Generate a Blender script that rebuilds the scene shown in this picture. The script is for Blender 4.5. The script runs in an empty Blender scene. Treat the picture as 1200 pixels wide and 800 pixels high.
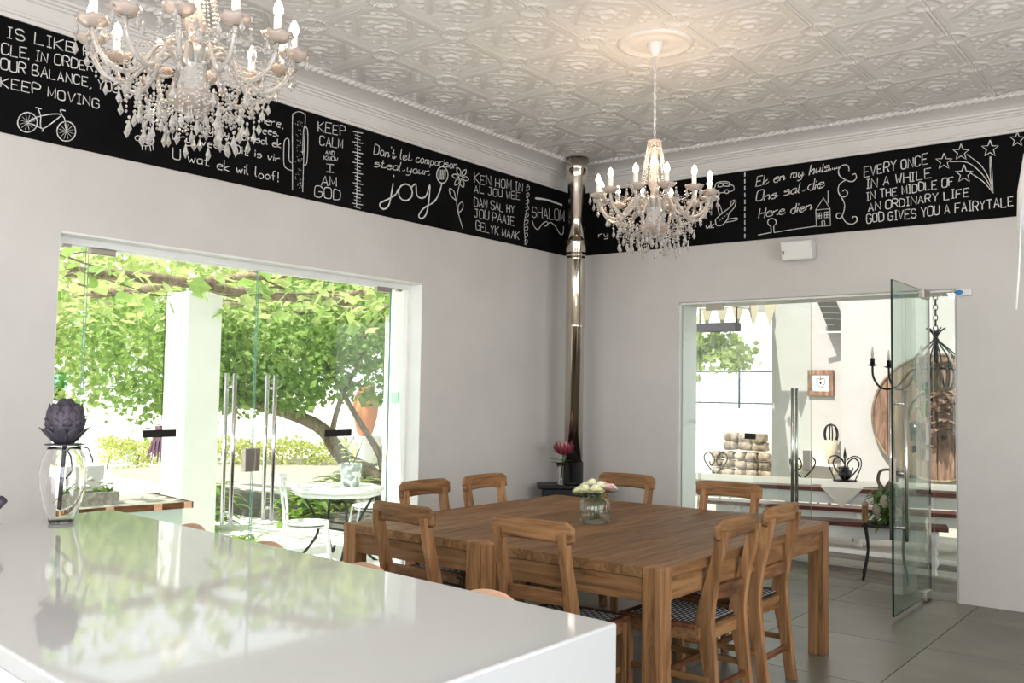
import bpy, bmesh, math, random
from math import pi, sin, cos, radians
from mathutils import Vector, Matrix, noise
random.seed(7)
C = bpy.context.scene.collection
SC = bpy.context.scene
# ---------------------------------------------------------------- camera
def setup_camera():
    yaw, pitch, roll = .66292, .05362, .01658
    f = Vector((-sin(yaw)*cos(pitch), cos(yaw)*cos(pitch), sin(pitch)))
    r = Vector((cos(yaw), sin(yaw), 0)); u = r.cross(f)
    r2 = r*cos(roll)+u*sin(roll); u2 = -r*sin(roll)+u*cos(roll)
    cd = bpy.data.cameras.new('camera'); cd.sensor_width = 36; cd.lens = 36*1091/1200
    cd.clip_start = .05; cd.clip_end = 300
    o = bpy.data.objects.new('camera', cd); C.objects.link(o)
    m = Matrix((r2, u2, -f)).transposed().to_4x4(); m.translation = Vector((5.1294, -7.5172, 1.5))
    o.matrix_world = m; SC.camera = o
setup_camera()
# ---------------------------------------------------------------- sky, sun, area fill at added, unseen rear and side windows, exposure
w = bpy.data.worlds.new('sky'); SC.world = w; w.use_nodes = True
bg = w.node_tree.nodes['Background']; bg.inputs[0].default_value = (.95, .98, 1.0, 1); bg.inputs[1].default_value = 1.8
def lamp(name, kind, loc, energy, color, d=None, size=1, size_y=None, angle=None):
    l = bpy.data.lights.new(name, kind); l.energy = energy; l.color = color
    if kind == 'AREA':
        l.shape = 'RECTANGLE'; l.size = size; l.size_y = size_y or size
    if kind == 'POINT': l.shadow_soft_size = size
    if angle: l.angle = angle
    o = bpy.data.objects.new(name, l); C.objects.link(o); o.location = loc
    if d: o.rotation_euler = Vector(d).to_track_quat('-Z', 'Y').to_euler()
    return o
lamp('sun', 'SUN', (0, -20, 20), 7.8, (1, .95, .84), (.10, .52, -.85), angle=radians(.6))
lamp('rear_fill', 'AREA', (3.4, -11.05, 1.75), 165, (1, .97, .95), (0, 1, .02), 4.4, 1.9)  # fill lamp added in an unseen rear opening to brighten the room
lamp('side_fill', 'AREA', (6.75, -8.6, 1.7), 170, (.80, .90, 1), (-1, .25, 0), 2.6, 2.0)  # cool fill lamp added in an unseen side opening, lights the counter end
lamp('side_fill', 'AREA', (6.75, -3.6, 1.7), 70, (1, .95, .9), (-1, .1, 0), 2.6, 2.0)  # weaker warm fill lamp added in the other unseen side opening
SC.view_settings.view_transform = 'Standard'; SC.view_settings.look = 'None'
SC.view_settings.exposure = 0.0; SC.view_settings.gamma = 1; SC.view_settings.use_curve_mapping = False
SC.render.engine = 'CYCLES'
cy = SC.cycles
cy.max_bounces = 14; cy.diffuse_bounces = 4; cy.glossy_bounces = 4; cy.transmission_bounces = 12; cy.transparent_max_bounces = 24
cy.caustics_reflective = False; cy.caustics_refractive = False; cy.sample_clamp_indirect = 6; cy.use_denoising = True

# ---------------------------------------------------------------- materials
M = {}
def mat(name, col=(.8, .8, .8), rough=.5, metal=0, spec=.5, trans=0, emis=None, es=1, ior=1.45, coat=0):
    m = bpy.data.materials.new(name); m.use_nodes = True
    p = m.node_tree.nodes['Principled BSDF']
    p.inputs['Base Color'].default_value = (*col, 1); p.inputs['Roughness'].default_value = rough
    p.inputs['Metallic'].default_value = metal; p.inputs['Specular IOR Level'].default_value = spec
    p.inputs['Transmission Weight'].default_value = trans; p.inputs['IOR'].default_value = ior
    p.inputs['Coat Weight'].default_value = coat
    if emis: p.inputs['Emission Color'].default_value = (*emis, 1); p.inputs['Emission Strength'].default_value = es
    M[name] = m; return m
def nt(m): return m.node_tree, m.node_tree.nodes['Principled BSDF']
def N(t, typ, **k):
    n = t.nodes.new(typ)
    for a, b in k.items():
        if a.startswith('i_'): n.inputs[a[2:].replace('_', ' ')].default_value = b
        else: setattr(n, a, b)
    return n
def coords(t, scale=(1, 1, 1), kind='Object', rot=(0, 0, 0), rand=0):
    tc = N(t, 'ShaderNodeTexCoord'); mp = N(t, 'ShaderNodeMapping'); mp.inputs['Scale'].default_value = scale; mp.inputs['Rotation'].default_value = rot
    t.links.new(tc.outputs[kind], mp.inputs[0])
    if rand:
        oi = N(t, 'ShaderNodeObjectInfo'); mu = N(t, 'ShaderNodeMath', operation='MULTIPLY'); mu.inputs[1].default_value = rand
        t.links.new(oi.outputs['Random'], mu.inputs[0]); t.links.new(mu.outputs[0], mp.inputs['Location'])
    return mp.outputs[0]
def noise_col(m, cols, scale=4, sc=(1, 1, 1), detail=6, bump=0, bscale=None, kind='Object', rand=0, dist=.01, rough=.6, distort=0):
    t, p = nt(m); v = coords(t, sc, kind, rand=rand)
    n = N(t, 'ShaderNodeTexNoise', i_Scale=scale, i_Detail=detail, i_Roughness=rough, i_Distortion=distort); t.links.new(v, n.inputs['Vector'])
    r = N(t, 'ShaderNodeValToRGB'); e = r.color_ramp.elements
    while len(e) < len(cols): e.new(.5)
    for k, (pos, c) in enumerate(cols): e[k].position = pos; e[k].color = (*c, 1)
    t.links.new(n.outputs['Fac'], r.inputs[0]); t.links.new(r.outputs[0], p.inputs['Base Color'])
    if bump:
        n2 = n
        if bscale: n2 = N(t, 'ShaderNodeTexNoise', i_Scale=bscale, i_Detail=4); t.links.new(v, n2.inputs['Vector'])
        b = N(t, 'ShaderNodeBump', i_Strength=bump, i_Distance=dist); t.links.new(n2.outputs['Fac'], b.inputs['Height']); t.links.new(b.outputs[0], p.inputs['Normal'])
    return m
def isl_vary(m, a=.75, b=1.2):       # every piece / leaf gets its own tone
    t, p = nt(m); l = p.inputs['Base Color'].links; g = N(t, 'ShaderNodeNewGeometry'); mr = N(t, 'ShaderNodeMapRange'); mr.inputs['To Min'].default_value = a; mr.inputs['To Max'].default_value = b
    t.links.new(g.outputs['Random Per Island'], mr.inputs['Value'])
    hs = N(t, 'ShaderNodeHueSaturation'); t.links.new(mr.outputs[0], hs.inputs['Value'])
    if l: t.links.new(l[0].from_socket, hs.inputs['Color'])
    else: hs.inputs['Color'].default_value = p.inputs['Base Color'].default_value
    t.links.new(hs.outputs[0], p.inputs['Base Color']); return hs
def obj_vary(m, a=.8, b=1.15):
    t, p = nt(m); l = p.inputs['Base Color'].links; g = N(t, 'ShaderNodeObjectInfo'); mr = N(t, 'ShaderNodeMapRange'); mr.inputs['To Min'].default_value = a; mr.inputs['To Max'].default_value = b
    t.links.new(g.outputs['Random'], mr.inputs['Value'])
    hs = N(t, 'ShaderNodeHueSaturation'); t.links.new(mr.outputs[0], hs.inputs['Value']); t.links.new(l[0].from_socket, hs.inputs['Color']); t.links.new(hs.outputs[0], p.inputs['Base Color'])

noise_col(mat('wall_paint', rough=.75), [(.3, (.59, .572, .555)), (.7, (.65, .632, .612))], 1.5, bump=.15, bscale=25, dist=.004)
noise_col(mat('white_paint', rough=.6), [(.3, (.80, .80, .78)), (.7, (.86, .86, .84))], 3, bump=.08, bscale=40, dist=.003)
noise_col(mat('ceiling_paint', rough=.55), [(.3, (.76, .735, .705)), (.7, (.81, .785, .755))], 2, bump=.35, bscale=28, dist=.006)
noise_col(mat('cornice_paint', rough=.6), [(.3, (.68, .66, .64)), (.7, (.74, .72, .70))], 2)
noise_col(mat('chalkboard', rough=.8, spec=.12), [(.35, (.002, .002, .002)), (.75, (.006, .006, .007))], 3)
noise_col(mat('chalk', rough=.9), [(.3, (.45, .45, .44)), (.55, (.80, .80, .78))], 60)
noise_col(mat('floor_tile', rough=.32), [(.2, (.09, .083, .067)), (.5, (.14, .128, .102)), (.8, (.20, .183, .148))], 2.2, detail=9, bump=.06, bscale=60, dist=.002, rand=9)
obj_vary(M['floor_tile'], .9, 1.1)
noise_col(mat('grout', rough=.9), [(.3, (.09, .08, .07)), (.7, (.13, .12, .1))], 20)
def wood(name, dark, mid, light, sc=(14, 1.2, 14), rough=.5, rand=7):
    m = noise_col(mat(name, rough=rough, spec=.35), [(.30, dark), (.48, mid), (.70, light)], 2.2, sc, 9, bump=.2, dist=.003, rand=rand, distort=.7); obj_vary(m, .82, 1.18); return m
wood('oak', (.10, .046, .016), (.21, .105, .041), (.31, .170, .075))
wood('oak_x', (.085, .038, .014), (.21, .105, .042), (.33, .175, .078), (1.2, 14, 14))
wood('oak_z', (.13, .060, .022), (.27, .135, .056), (.41, .225, .105), (14, 14, 1.2))
wood('oak_dark', (.05, .018, .008), (.115, .045, .018), (.21, .09, .038), (2, 12, 12))
wood('ply', (.62, .33, .20), (.70, .41, .27), (.76, .50, .35), (1.2, 14, 14), .35)
wood('red_wood', (.06, .016, .01), (.13, .035, .02), (.22, .07, .04), (1.2, 10, 10), .35)
wood('drum_wood', (.09, .05, .033), (.20, .12, .083), (.33, .215, .155), (9, 9, 1.2), .7)
wood('grey_wood', (.20, .19, .17), (.35, .33, .30), (.55, .52, .48), (1.5, 9, 9), .7)
wood('bark', (.10, .07, .05), (.22, .17, .12), (.36, .29, .22), (6, 6, 2), .9)
wood('oak_mid', (.07, .028, .011), (.16, .072, .029), (.27, .13, .055), (2, 12, 12))
mat('quartz', (.56, .56, .55), .05, spec=.5)
mat('steel', (.62, .56, .48), .16, 1)
mat('chrome', (.66, .65, .63), .2, 1); mat('brushed', (.42, .39, .35), .38, 1)
mat('black_iron', (.010, .011, .011), .45, .3); mat('black_gloss', (.01, .01, .012), .22); mat('black_label', (.006, .006, .006), .5)
mat('white_metal', (.74, .76, .74), .35); mat('plastic_white', (.74, .74, .74), .4); mat('grey_cloth', (.42, .44, .47), .8)
mat('dark_slat', (.055, .055, .052), .6); mat('slate_metal', (.075, .065, .085), .5, .35); mat('pale_green', (.62, .74, .70), .5); mat('blue', (.01, .2, .55), .4)
mat('cream', (.86, .80, .70), .7); mat('linen', (.80, .76, .68), .85); mat('flag_cloth', (.42, .37, .28), .85); mat('terracotta', (.60, .24, .11), .7); mat('purple', (.12, .05, .10), .6)
mat('glass_clear', (1, 1, 1), .0, trans=1, ior=1.45)
mat('crystal', (.93, .89, .84), .05, trans=.7, ior=1.5, spec=1)
mat('glass_arm', (.80, .75, .69), .12, trans=.5, ior=1.5)
mat('dish', (.90, .76, .66), .12, trans=.5, ior=1.5); mat('hub_glass', (.80, .77, .72), .15, trans=.4)
mat('candle', (.88, .84, .78), .5)
mat('bulb', (1, .9, .8), .3, emis=(1, .86, .70), es=9)
mat('petal_cream', (.83, .82, .58), .6); mat('petal_pink', (.80, .50, .50), .6); mat('petal_white', (.88, .87, .84), .6)
mat('protea_red', (.25, .03, .05), .6); mat('protea_pink', (.55, .30, .32), .7); mat('stem_green', (.06, .14, .03), .5)
def pane_mat(name, tint, amt=1.0):
    m = bpy.data.materials.new(name); m.use_nodes = True; t = m.node_tree; t.nodes.remove(t.nodes['Principled BSDF'])
    tr = N(t, 'ShaderNodeBsdfTransparent'); tr.inputs[0].default_value = (*tint, 1); gl = N(t, 'ShaderNodeBsdfGlossy', i_Roughness=.0); fr = N(t, 'ShaderNodeLayerWeight', i_Blend=.5)
    mx = N(t, 'ShaderNodeMixShader'); pw = N(t, 'ShaderNodeMath', operation='POWER'); pw.inputs[1].default_value = 5; mu = N(t, 'ShaderNodeMath', operation='MULTIPLY_ADD'); mu.inputs[1].default_value = .9*amt; mu.inputs[2].default_value = .04*amt
    t.links.new(fr.outputs['Facing'], pw.inputs[0]); t.links.new(pw.outputs[0], mu.inputs[0]); t.links.new(mu.outputs[0], mx.inputs[0]); t.links.new(tr.outputs[0], mx.inputs[1]); t.links.new(gl.outputs[0], mx.inputs[2])
    t.links.new(mx.outputs[0], t.nodes['Material Output'].inputs[0]); M[name] = m
pane_mat('pane', (.955, .985, .965)); pane_mat('pane_green', (.86, .94, .89), 1.2); pane_mat('sticker', (.62, .80, .70), .6); pane_mat('vase_glass', (.93, .95, .93), 1.3)
mat('pane_edge', (.10, .30, .22), .1, spec=.8); mat('pane_edge_dark', (.004, .03, .02), .1)
def leaf_mat(name, col, tr, var=(.7, 1.3)):
    m = mat(name, col, .45); isl_vary(m, *var); t, p = nt(m)
    hs = p.inputs['Base Color'].links[0].from_node
    tl = N(t, 'ShaderNodeBsdfTranslucent'); tl.inputs[0].default_value = (*tr, 1); mx = N(t, 'ShaderNodeMixShader'); mx.inputs[0].default_value = .5
    t.links.new(p.outputs[0], mx.inputs[1]); t.links.new(tl.outputs[0], mx.inputs[2]); t.links.new(mx.outputs[0], t.nodes['Material Output'].inputs[0])
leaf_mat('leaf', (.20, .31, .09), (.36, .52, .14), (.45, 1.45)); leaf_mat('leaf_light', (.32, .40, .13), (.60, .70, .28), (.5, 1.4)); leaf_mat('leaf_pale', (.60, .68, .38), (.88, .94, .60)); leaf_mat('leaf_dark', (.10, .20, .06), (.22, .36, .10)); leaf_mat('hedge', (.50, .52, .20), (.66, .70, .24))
noise_col(mat('gravel', rough=.9), [(.3, (.72, .71, .68)), (.6, (.86, .85, .82))], 30, detail=8, bump=.4, dist=.01)
noise_col(mat('paving', rough=.8), [(.3, (.16, .14, .12)), (.6, (.25, .22, .19))], 6, detail=8, bump=.3, dist=.006, rand=5); obj_vary(M['paving'])
noise_col(mat('step_stone', rough=.8), [(.3, (.55, .53, .49)), (.6, (.68, .66, .62))], 6)
noise_col(mat('terrace', rough=.8), [(.3, (.30, .28, .24)), (.6, (.42, .39, .34))], 5)
noise_col(mat('patio_paint', rough=.7), [(.3, (.40, .395, .385)), (.7, (.45, .44, .43))], 3)
noise_col(mat('log', rough=.85), [(.35, (.10, .07, .05)), (.5, (.28, .21, .16)), (.65, (.45, .37, .30))], 7, rand=6); obj_vary(M['log'], .8, 1.15)
# woven black-and-white webbing
def webbing():
    m = mat('webbing', rough=.75); t, p = nt(m); v = coords(t)
    b = N(t, 'ShaderNodeTexBrick', offset=.5, squash=1); b.inputs['Scale'].default_value = 1; b.inputs['Brick Width'].default_value = .046; b.inputs['Row Height'].default_value = .021; b.inputs['Mortar Size'].default_value = .0055
    b.inputs['Color1'].default_value = (.72, .71, .68, 1); b.inputs['Color2'].default_value = (.60, .60, .60, 1); b.inputs['Mortar'].default_value = (.008, .008, .01, 1)
    t.links.new(v, b.inputs['Vector']); t.links.new(b.outputs['Color'], p.inputs['Base Color'])
    bu = N(t, 'ShaderNodeBump', i_Strength=.5, i_Distance=.003); t.links.new(b.outputs['Fac'], bu.inputs['Height']); bu.invert = True; t.links.new(bu.outputs[0], p.inputs['Normal'])
webbing()
def mosaic():
    m = mat('mosaic', rough=.4); t, p = nt(m); v = coords(t); b = N(t, 'ShaderNodeTexVoronoi', i_Scale=22); t.links.new(v, b.inputs['Vector'])
    r = N(t, 'ShaderNodeValToRGB'); r.color_ramp.interpolation = 'CONSTANT'; r.color_ramp.elements[0].color = (.30, .38, .36, 1); r.color_ramp.elements[1].color = (.78, .80, .78, 1); r.color_ramp.elements[1].position = .38
    s = N(t, 'ShaderNodeSeparateColor'); t.links.new(b.outputs['Color'], s.inputs[0]); t.links.new(s.outputs[0], r.inputs[0]); t.links.new(r.outputs[0], p.inputs['Base Color'])
mosaic()

# ---------------------------------------------------------------- mesh helpers
def bx(bm, c, s, rot=None, mi=0, bev=0):
    """box: centre, full size"""
    vs = [Vector((x*s[0]/2, y*s[1]/2, z*s[2]/2)) for x in (-1, 1) for y in (-1, 1) for z in (-1, 1)]
    if rot is not None: vs = [rot @ v for v in vs]
    v = [bm.verts.new(q+Vector(c)) for q in vs]
    for f in ((0, 1, 3, 2), (4, 6, 7, 5), (0, 4, 5, 1), (2, 3, 7, 6), (0, 2, 6, 4), (1, 5, 7, 3)):
        bm.faces.new([v[i] for i in f]).material_index = mi
    return v
def box2(bm, a, b, mi=0): return bx(bm, [(a[i]+b[i])/2 for i in range(3)], [abs(b[i]-a[i]) for i in range(3)], mi=mi)
def lathe(bm, prof, n=20, c=(0, 0, 0), mi=0, rot=None, cap=True):
    rings = []
    for r, z in prof:
        rg = []
        for k in range(n):
            a = 2*pi*k/n; p = Vector((r*cos(a), r*sin(a), z))
            if rot is not None: p = rot @ p
            rg.append(bm.verts.new(p+Vector(c)))
        rings.append(rg)
    for a, b in zip(rings, rings[1:]):
        for k in range(n): 
            f = bm.faces.new((a[k], a[(k+1) % n], b[(k+1) % n], b[k])); f.material_index = mi; f.smooth = True
    if cap:
        if prof[0][0] > 1e-4: bm.faces.new(rings[0][::-1]).material_index = mi
        if prof[-1][0] > 1e-4: bm.faces.new(rings[-1]).material_index = mi
def tube(bm, pts, r, n=8, mi=0, cap=True, taper=None):
    pts = [Vector(p) for p in pts]; rings = []; up = None
    for i, p in enumerate(pts):
        d = (pts[min(i+1, len(pts)-1)]-pts[max(i-1, 0)]).normalized()
        if up is None: up = Vector((0, 0, 1)) if abs(d.z) < .9 else Vector((1, 0, 0))
        a = d.cross(up).normalized(); b = a.cross(d).normalized(); up = b
        rr = r if taper is None else r*(taper[i] if isinstance(taper, (list, tuple)) else 1+(taper-1)*i/(len(pts)-1))
        rings.append([bm.verts.new(p+(a*cos(2*pi*k/n)+b*sin(2*pi*k/n))*rr) for k in range(n)])
    for a, b in zip(rings, rings[1:]):
        for k in range(n):
            f = bm.faces.new((a[k], a[(k+1) % n], b[(k+1) % n], b[k])); f.smooth = True; f.material_index = mi
    if cap: bm.faces.new(rings[0][::-1]).material_index = mi; bm.faces.new(rings[-1]).material_index = mi
def prism(bm, poly, d, place, mi=0):
    """poly: 2D outline, extruded by d, placed by place(u,v,w)"""
    a = [bm.verts.new(place(x, y, 0)) for x, y in poly]; b = [bm.verts.new(place(x, y, d)) for x, y in poly]; n = len(poly)
    bm.faces.new(a[::-1]).material_index = mi; bm.faces.new(b).material_index = mi
    for k in range(n): bm.faces.new((a[k], a[(k+1) % n], b[(k+1) % n], b[k])).material_index = mi
def ball(bm, c, r, n=8, sz=1, mi=0):
    if isinstance(r, (int, float)): r = (r, r, r*sz)
    m = n//2+1; pr = [(sin(pi*i/m), -cos(pi*i/m)) for i in range(m+1)]
    top = None; rings = []
    for s, z in pr[1:-1]: rings.append([bm.verts.new((c[0]+r[0]*s*cos(2*pi*k/n), c[1]+r[1]*s*sin(2*pi*k/n), c[2]+r[2]*z)) for k in range(n)])
    lo = bm.verts.new((c[0], c[1], c[2]-r[2])); hi = bm.verts.new((c[0], c[1], c[2]+r[2])); fs = []
    for a, b in zip(rings, rings[1:]):
        for k in range(n): fs.append(bm.faces.new((a[k], a[(k+1) % n], b[(k+1) % n], b[k])))
    for k in range(n): fs.append(bm.faces.new((lo, rings[0][(k+1) % n], rings[0][k]))); fs.append(bm.faces.new((hi, rings[-1][k], rings[-1][(k+1) % n])))
    for f in fs: f.smooth = True; f.material_index = mi
def catmull(pts, n=6, closed=False):
    P = [Vector(p) for p in pts]; out = []
    L = len(P)
    for i in range(L-1):
        a, b, c, d = P[max(i-1, 0)], P[i], P[i+1], P[min(i+2, L-1)]
        for k in range(n):
            t = k/n; out.append(.5*((2*b)+(c-a)*t+(2*a-5*b+4*c-d)*t*t+(3*b-a-3*c+d)*t**3))
    out.append(P[-1]); return out
def build(name, fn, mats, parent=None, bev=0, loc=None, rot=None, seg=2, smooth=False):
    """fn(bm) draws; links ONE mesh object"""
    bm = bmesh.new(); fn(bm)
    me = bpy.data.meshes.new(name); bm.normal_update(); bmesh.ops.recalc_face_normals(bm, faces=bm.faces); bm.to_mesh(me); bm.free()
    for m in (mats if isinstance(mats, (list, tuple)) else [mats]): me.materials.append(M[m])
    o = bpy.data.objects.new(name, me); C.objects.link(o); o.parent = parent
    if loc is not None: o.location = loc
    if rot is not None: o.rotation_euler = rot
    if smooth: me.shade_smooth()
    if bev:
        b = o.modifiers.new('bevel', 'BEVEL'); b.width = bev; b.segments = seg; b.limit_method = 'ANGLE'; b.angle_limit = radians(40)
    return o
def tag(o, label=None, cat=None, group=None, kind=None):
    if label: o['label'] = label
    if cat: o['category'] = cat
    if group: o['group'] = group
    if kind: o['kind'] = kind
    return o
def thing(name, label, cat, loc=(0, 0, 0), rz=0, group=None):
    o = bpy.data.objects.new(name, None); o.empty_display_size = .1; C.objects.link(o); o.location = loc; o.rotation_euler = (0, 0, rz)
    return tag(o, label, cat, group)
def struct(name, fn, mats, parent=None, **k):
    o = build(name, fn, mats, parent, **k)
    if parent is None: o['kind'] = 'structure'
    return o
def dup(root, loc=None, rz=None, label=None, group=None):
    kids = {}
    for o in root.children: kids[o] = list(o.children)
    r = root.copy(); C.objects.link(r)
    if loc is not None: r.location = loc
    if rz is not None: r.rotation_euler = (0, 0, rz)
    if label: r['label'] = label
    if group: r['group'] = group
    for ch, gs in kids.items():
        c = ch.copy(); C.objects.link(c); c.parent = r
        for g in gs: d = g.copy(); C.objects.link(d); d.parent = c
    return r
def B(a, b, mi=0): return lambda bm: box2(bm, a, b, mi)
def rotz(a): return Matrix.Rotation(a, 3, 'Z')

# ================================================================ THE ROOM
CEIL = 3.67; X1 = 6.6; Y0 = -11.0; WT = .34
# left wall with the garden opening (y -5.03..-2.12, z 0..2.35)
def wl(bm):
    prism(bm, [(Y0, -.02), (-5.03, -.02), (-5.03, 2.35), (-2.12, 2.35), (-2.12, -.02), (0, -.02), (0, CEIL), (Y0, CEIL)], WT, lambda u, v, w_: Vector((w_-WT, u, v)))
struct('wall_left', wl, 'wall_paint')
def wb(bm):
    prism(bm, [(-WT, -.02), (1.16, -.02), (1.16, 2.32), (3.467, 2.32), (3.467, -.02), (X1+.2, -.02), (X1+.2, CEIL), (-WT, CEIL)], WT, lambda u, v, w_: Vector((u, w_, v)))
struct('wall_back', wb, 'wall_paint', bev=.012, seg=3)
def wr(bm):
    for a, b in ((Y0, -10.0), (-7.2, -5.0), (-2.2, 0)): box2(bm, (X1, a, 0), (X1+.2, b, CEIL))
    for a, b in ((-10.0, -7.2), (-5.0, -2.2)): box2(bm, (X1, a, 0), (X1+.2, b, .6)); box2(bm, (X1, a, 2.8), (X1+.2, b, CEIL))
struct('wall_right', wr, 'wall_paint')
def wf(bm):
    box2(bm, (0, Y0-.2, 0), (1.1, Y0, CEIL)); box2(bm, (5.7, Y0-.2, 0), (X1, Y0, CEIL)); box2(bm, (1.1, Y0-.2, 0), (5.7, Y0, .6)); box2(bm, (1.1, Y0-.2, 2.9), (5.7, Y0, CEIL))
struct('wall_front', wf, 'wall_paint')
# white painted linings of the two openings
def lining1(bm):
    box2(bm, (-WT-.01, -2.124, 0), (-.002, -2.112, 2.353)); box2(bm, (-WT-.01, -5.038, 0), (-.002, -5.026, 2.353)); box2(bm, (-WT-.01, -5.03, 2.338), (-.002, -2.12, 2.352))
    box2(bm, (-.235, -5.03, 2.30), (-.115, -2.12, 2.34)); box2(bm, (-.20, -2.145, 0), (-.14, -2.12, 2.31))
struct('trim_1', lining1, 'white_paint')
struct('trim_2', lambda bm: (box2(bm, (1.158, .02, 0), (1.17, WT, 2.32)), box2(bm, (3.458, .02, 0), (3.469, WT, 2.32)), box2(bm, (1.16, .02, 2.305), (3.467, WT, 2.322))), 'white_paint')
fl = struct('floor', B((0, Y0, -.12), (X1, .32, -.012)), 'grout')
def tiles():
    xs = [0]+[2.73+.88*k for k in range(-3, 5)]+[X1]; ys = [Y0]+[-.53-.95*k for k in range(10, -1, -1)]+[.0]
    for i in range(len(xs)-1):
        for j in range(len(ys)-1):
            a, b, c, d = xs[i]+.0025, xs[i+1]-.0025, ys[j]+.0025, ys[j+1]-.0025
            build('tile', lambda bm: bx(bm, (0, 0, -.005), (b-a, d-c, .01)), 'floor_tile', fl, loc=((a+b)/2, (c+d)/2, 0), bev=.0012, seg=1)
    for a, b in ((1.16, 1.85), (1.85, 2.73), (2.73, 3.467)):
        build('tile', lambda bm: bx(bm, (0, 0, -.005), (b-a-.005, .31, .01)), 'floor_tile', fl, loc=((a+b)/2, .158, 0), bev=.0012, seg=1)
tiles()
ce = struct('ceiling', B((-WT, Y0-.2, CEIL+.03), (X1+.2, WT, CEIL+.2)), 'ceiling_paint')
def panel_mesh():
    """pressed-metal ceiling panel .6 x .6, real relief"""
    n = 56; S = .6; bm = bmesh.new(); g = []
    def h(x, y):
        ax, ay = abs(x), abs(y); m = max(ax, ay); z = 0
        for e, wd, a in ((.290, .008, .015), (.262, .007, .013), (.240, .006, .009)):
            z = max(z, a*max(0, 1-abs(m-e)/wd*.6))
        # corner quarter rings
        r = math.hypot(ax-.3, ay-.3); z = max(z, .020*max(0, 1-abs(r-.085)/.014)) if r < .11 else z
        if r < .06: z = .004+.004*cos(r*50)
        q = ax+ay; 
        if m < .225:
            z = max(z, .013*max(0, 1-abs(q-.25)/.012), .010*max(0, 1-abs(q-.215)/.010))
            rr = math.hypot(x, y); z = max(z, .018*max(0, 1-abs(rr-.045)/.02), .013*max(0, 1-abs(rr-.105-.02*cos(8*math.atan2(y, x)))/.014))
            if q > .27: z = max(z, .012*max(0, sin(ax*70)*sin(ay*70)))
        return -z*.8
    for i in range(n+1):
        g.append([bm.verts.new((-S/2+S*i/n, -S/2+S*j/n, h(-S/2+S*i/n, -S/2+S*j/n))) for j in range(n+1)])
    for i in range(n):
        for j in range(n): bm.faces.new((g[i][j], g[i][j+1], g[i+1][j+1], g[i+1][j]))
    e = [[v for v in r] for r in g]; rim = [e[0][j] for j in range(n+1)]+[e[i][n] for i in range(1, n+1)]+[e[n][j] for j in range(n-1, -1, -1)]+[e[i][0] for i in range(n-1, 0, -1)]
    up = [bm.verts.new((v.co.x, v.co.y, .03)) for v in rim]; L = len(rim)
    for k in range(L): bm.faces.new((rim[k], rim[(k+1) % L], up[(k+1) % L], up[k]))
    me = bpy.data.meshes.new('panel'); bmesh.ops.recalc_face_normals(bm, faces=bm.faces); bm.to_mesh(me); bm.free(); me.materials.append(M['ceiling_paint']); me.shade_smooth(); return me
pm = panel_mesh()
for i in range(-5, 6):
    for j in range(-1, 17):
        o = bpy.data.objects.new('panel', pm); o.location = (3.21+.6*i+.3-.0, -.97-.6*j+.3, CEIL); o.parent = ce; C.objects.link(o)
# cornice
def cornice(bm, place, L):
    prof = [(0, 3.44), (.016, 3.44), (.018, 3.462), (.028, 3.466), (.03, 3.478), (.034, 3.482), (.036, 3.55), (.05, 3.556), (.052, 3.568), (.066, 3.572), (.068, 3.584), (.084, 3.588), (.088, 3.602), (.12, 3.620), (.16, 3.632), (.228, 3.646), (.24, 3.662), (.24, 3.70), (0, 3.70)]
    prism(bm, prof, L, place)
def rope(bm, a, b, r=.019, pitch=.055):
    a, b = Vector(a), Vector(b); L = (b-a).length; d = (b-a).normalized(); u = Vector((0, 0, 1)); s = d.cross(u)
    n = int(L/.0125); prev = None
    for i in range(n+1):
        ph = 2*pi*i*.0125/pitch; ring = []
        for k in range(8):
            an = 2*pi*k/8; rr = r*(1+.22*cos(2*(an-ph/2)*1.0)); ring.append(bm.verts.new(a+d*i*.0125+(s*cos(an)+u*sin(an))*rr))
        if prev:
            for k in range(8): bm.faces.new((prev[k], prev[(k+1) % 8], ring[(k+1) % 8], ring[k]))
        prev = ring
struct('trim_3', lambda bm: cornice(bm, lambda u, v, w_: Vector((u, -w_, v)), -Y0), 'cornice_paint')
struct('trim_4', lambda bm: cornice(bm, lambda u, v, w_: Vector((w_, -u, v)), X1), 'cornice_paint')
struct('trim_5', lambda bm: rope(bm, (.245, Y0, 3.655), (.245, -.245, 3.655)), 'cornice_paint')
struct('trim_6', lambda bm: rope(bm, (.245, -.245, 3.655), (X1, -.245, 3.655)), 'cornice_paint')
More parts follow.
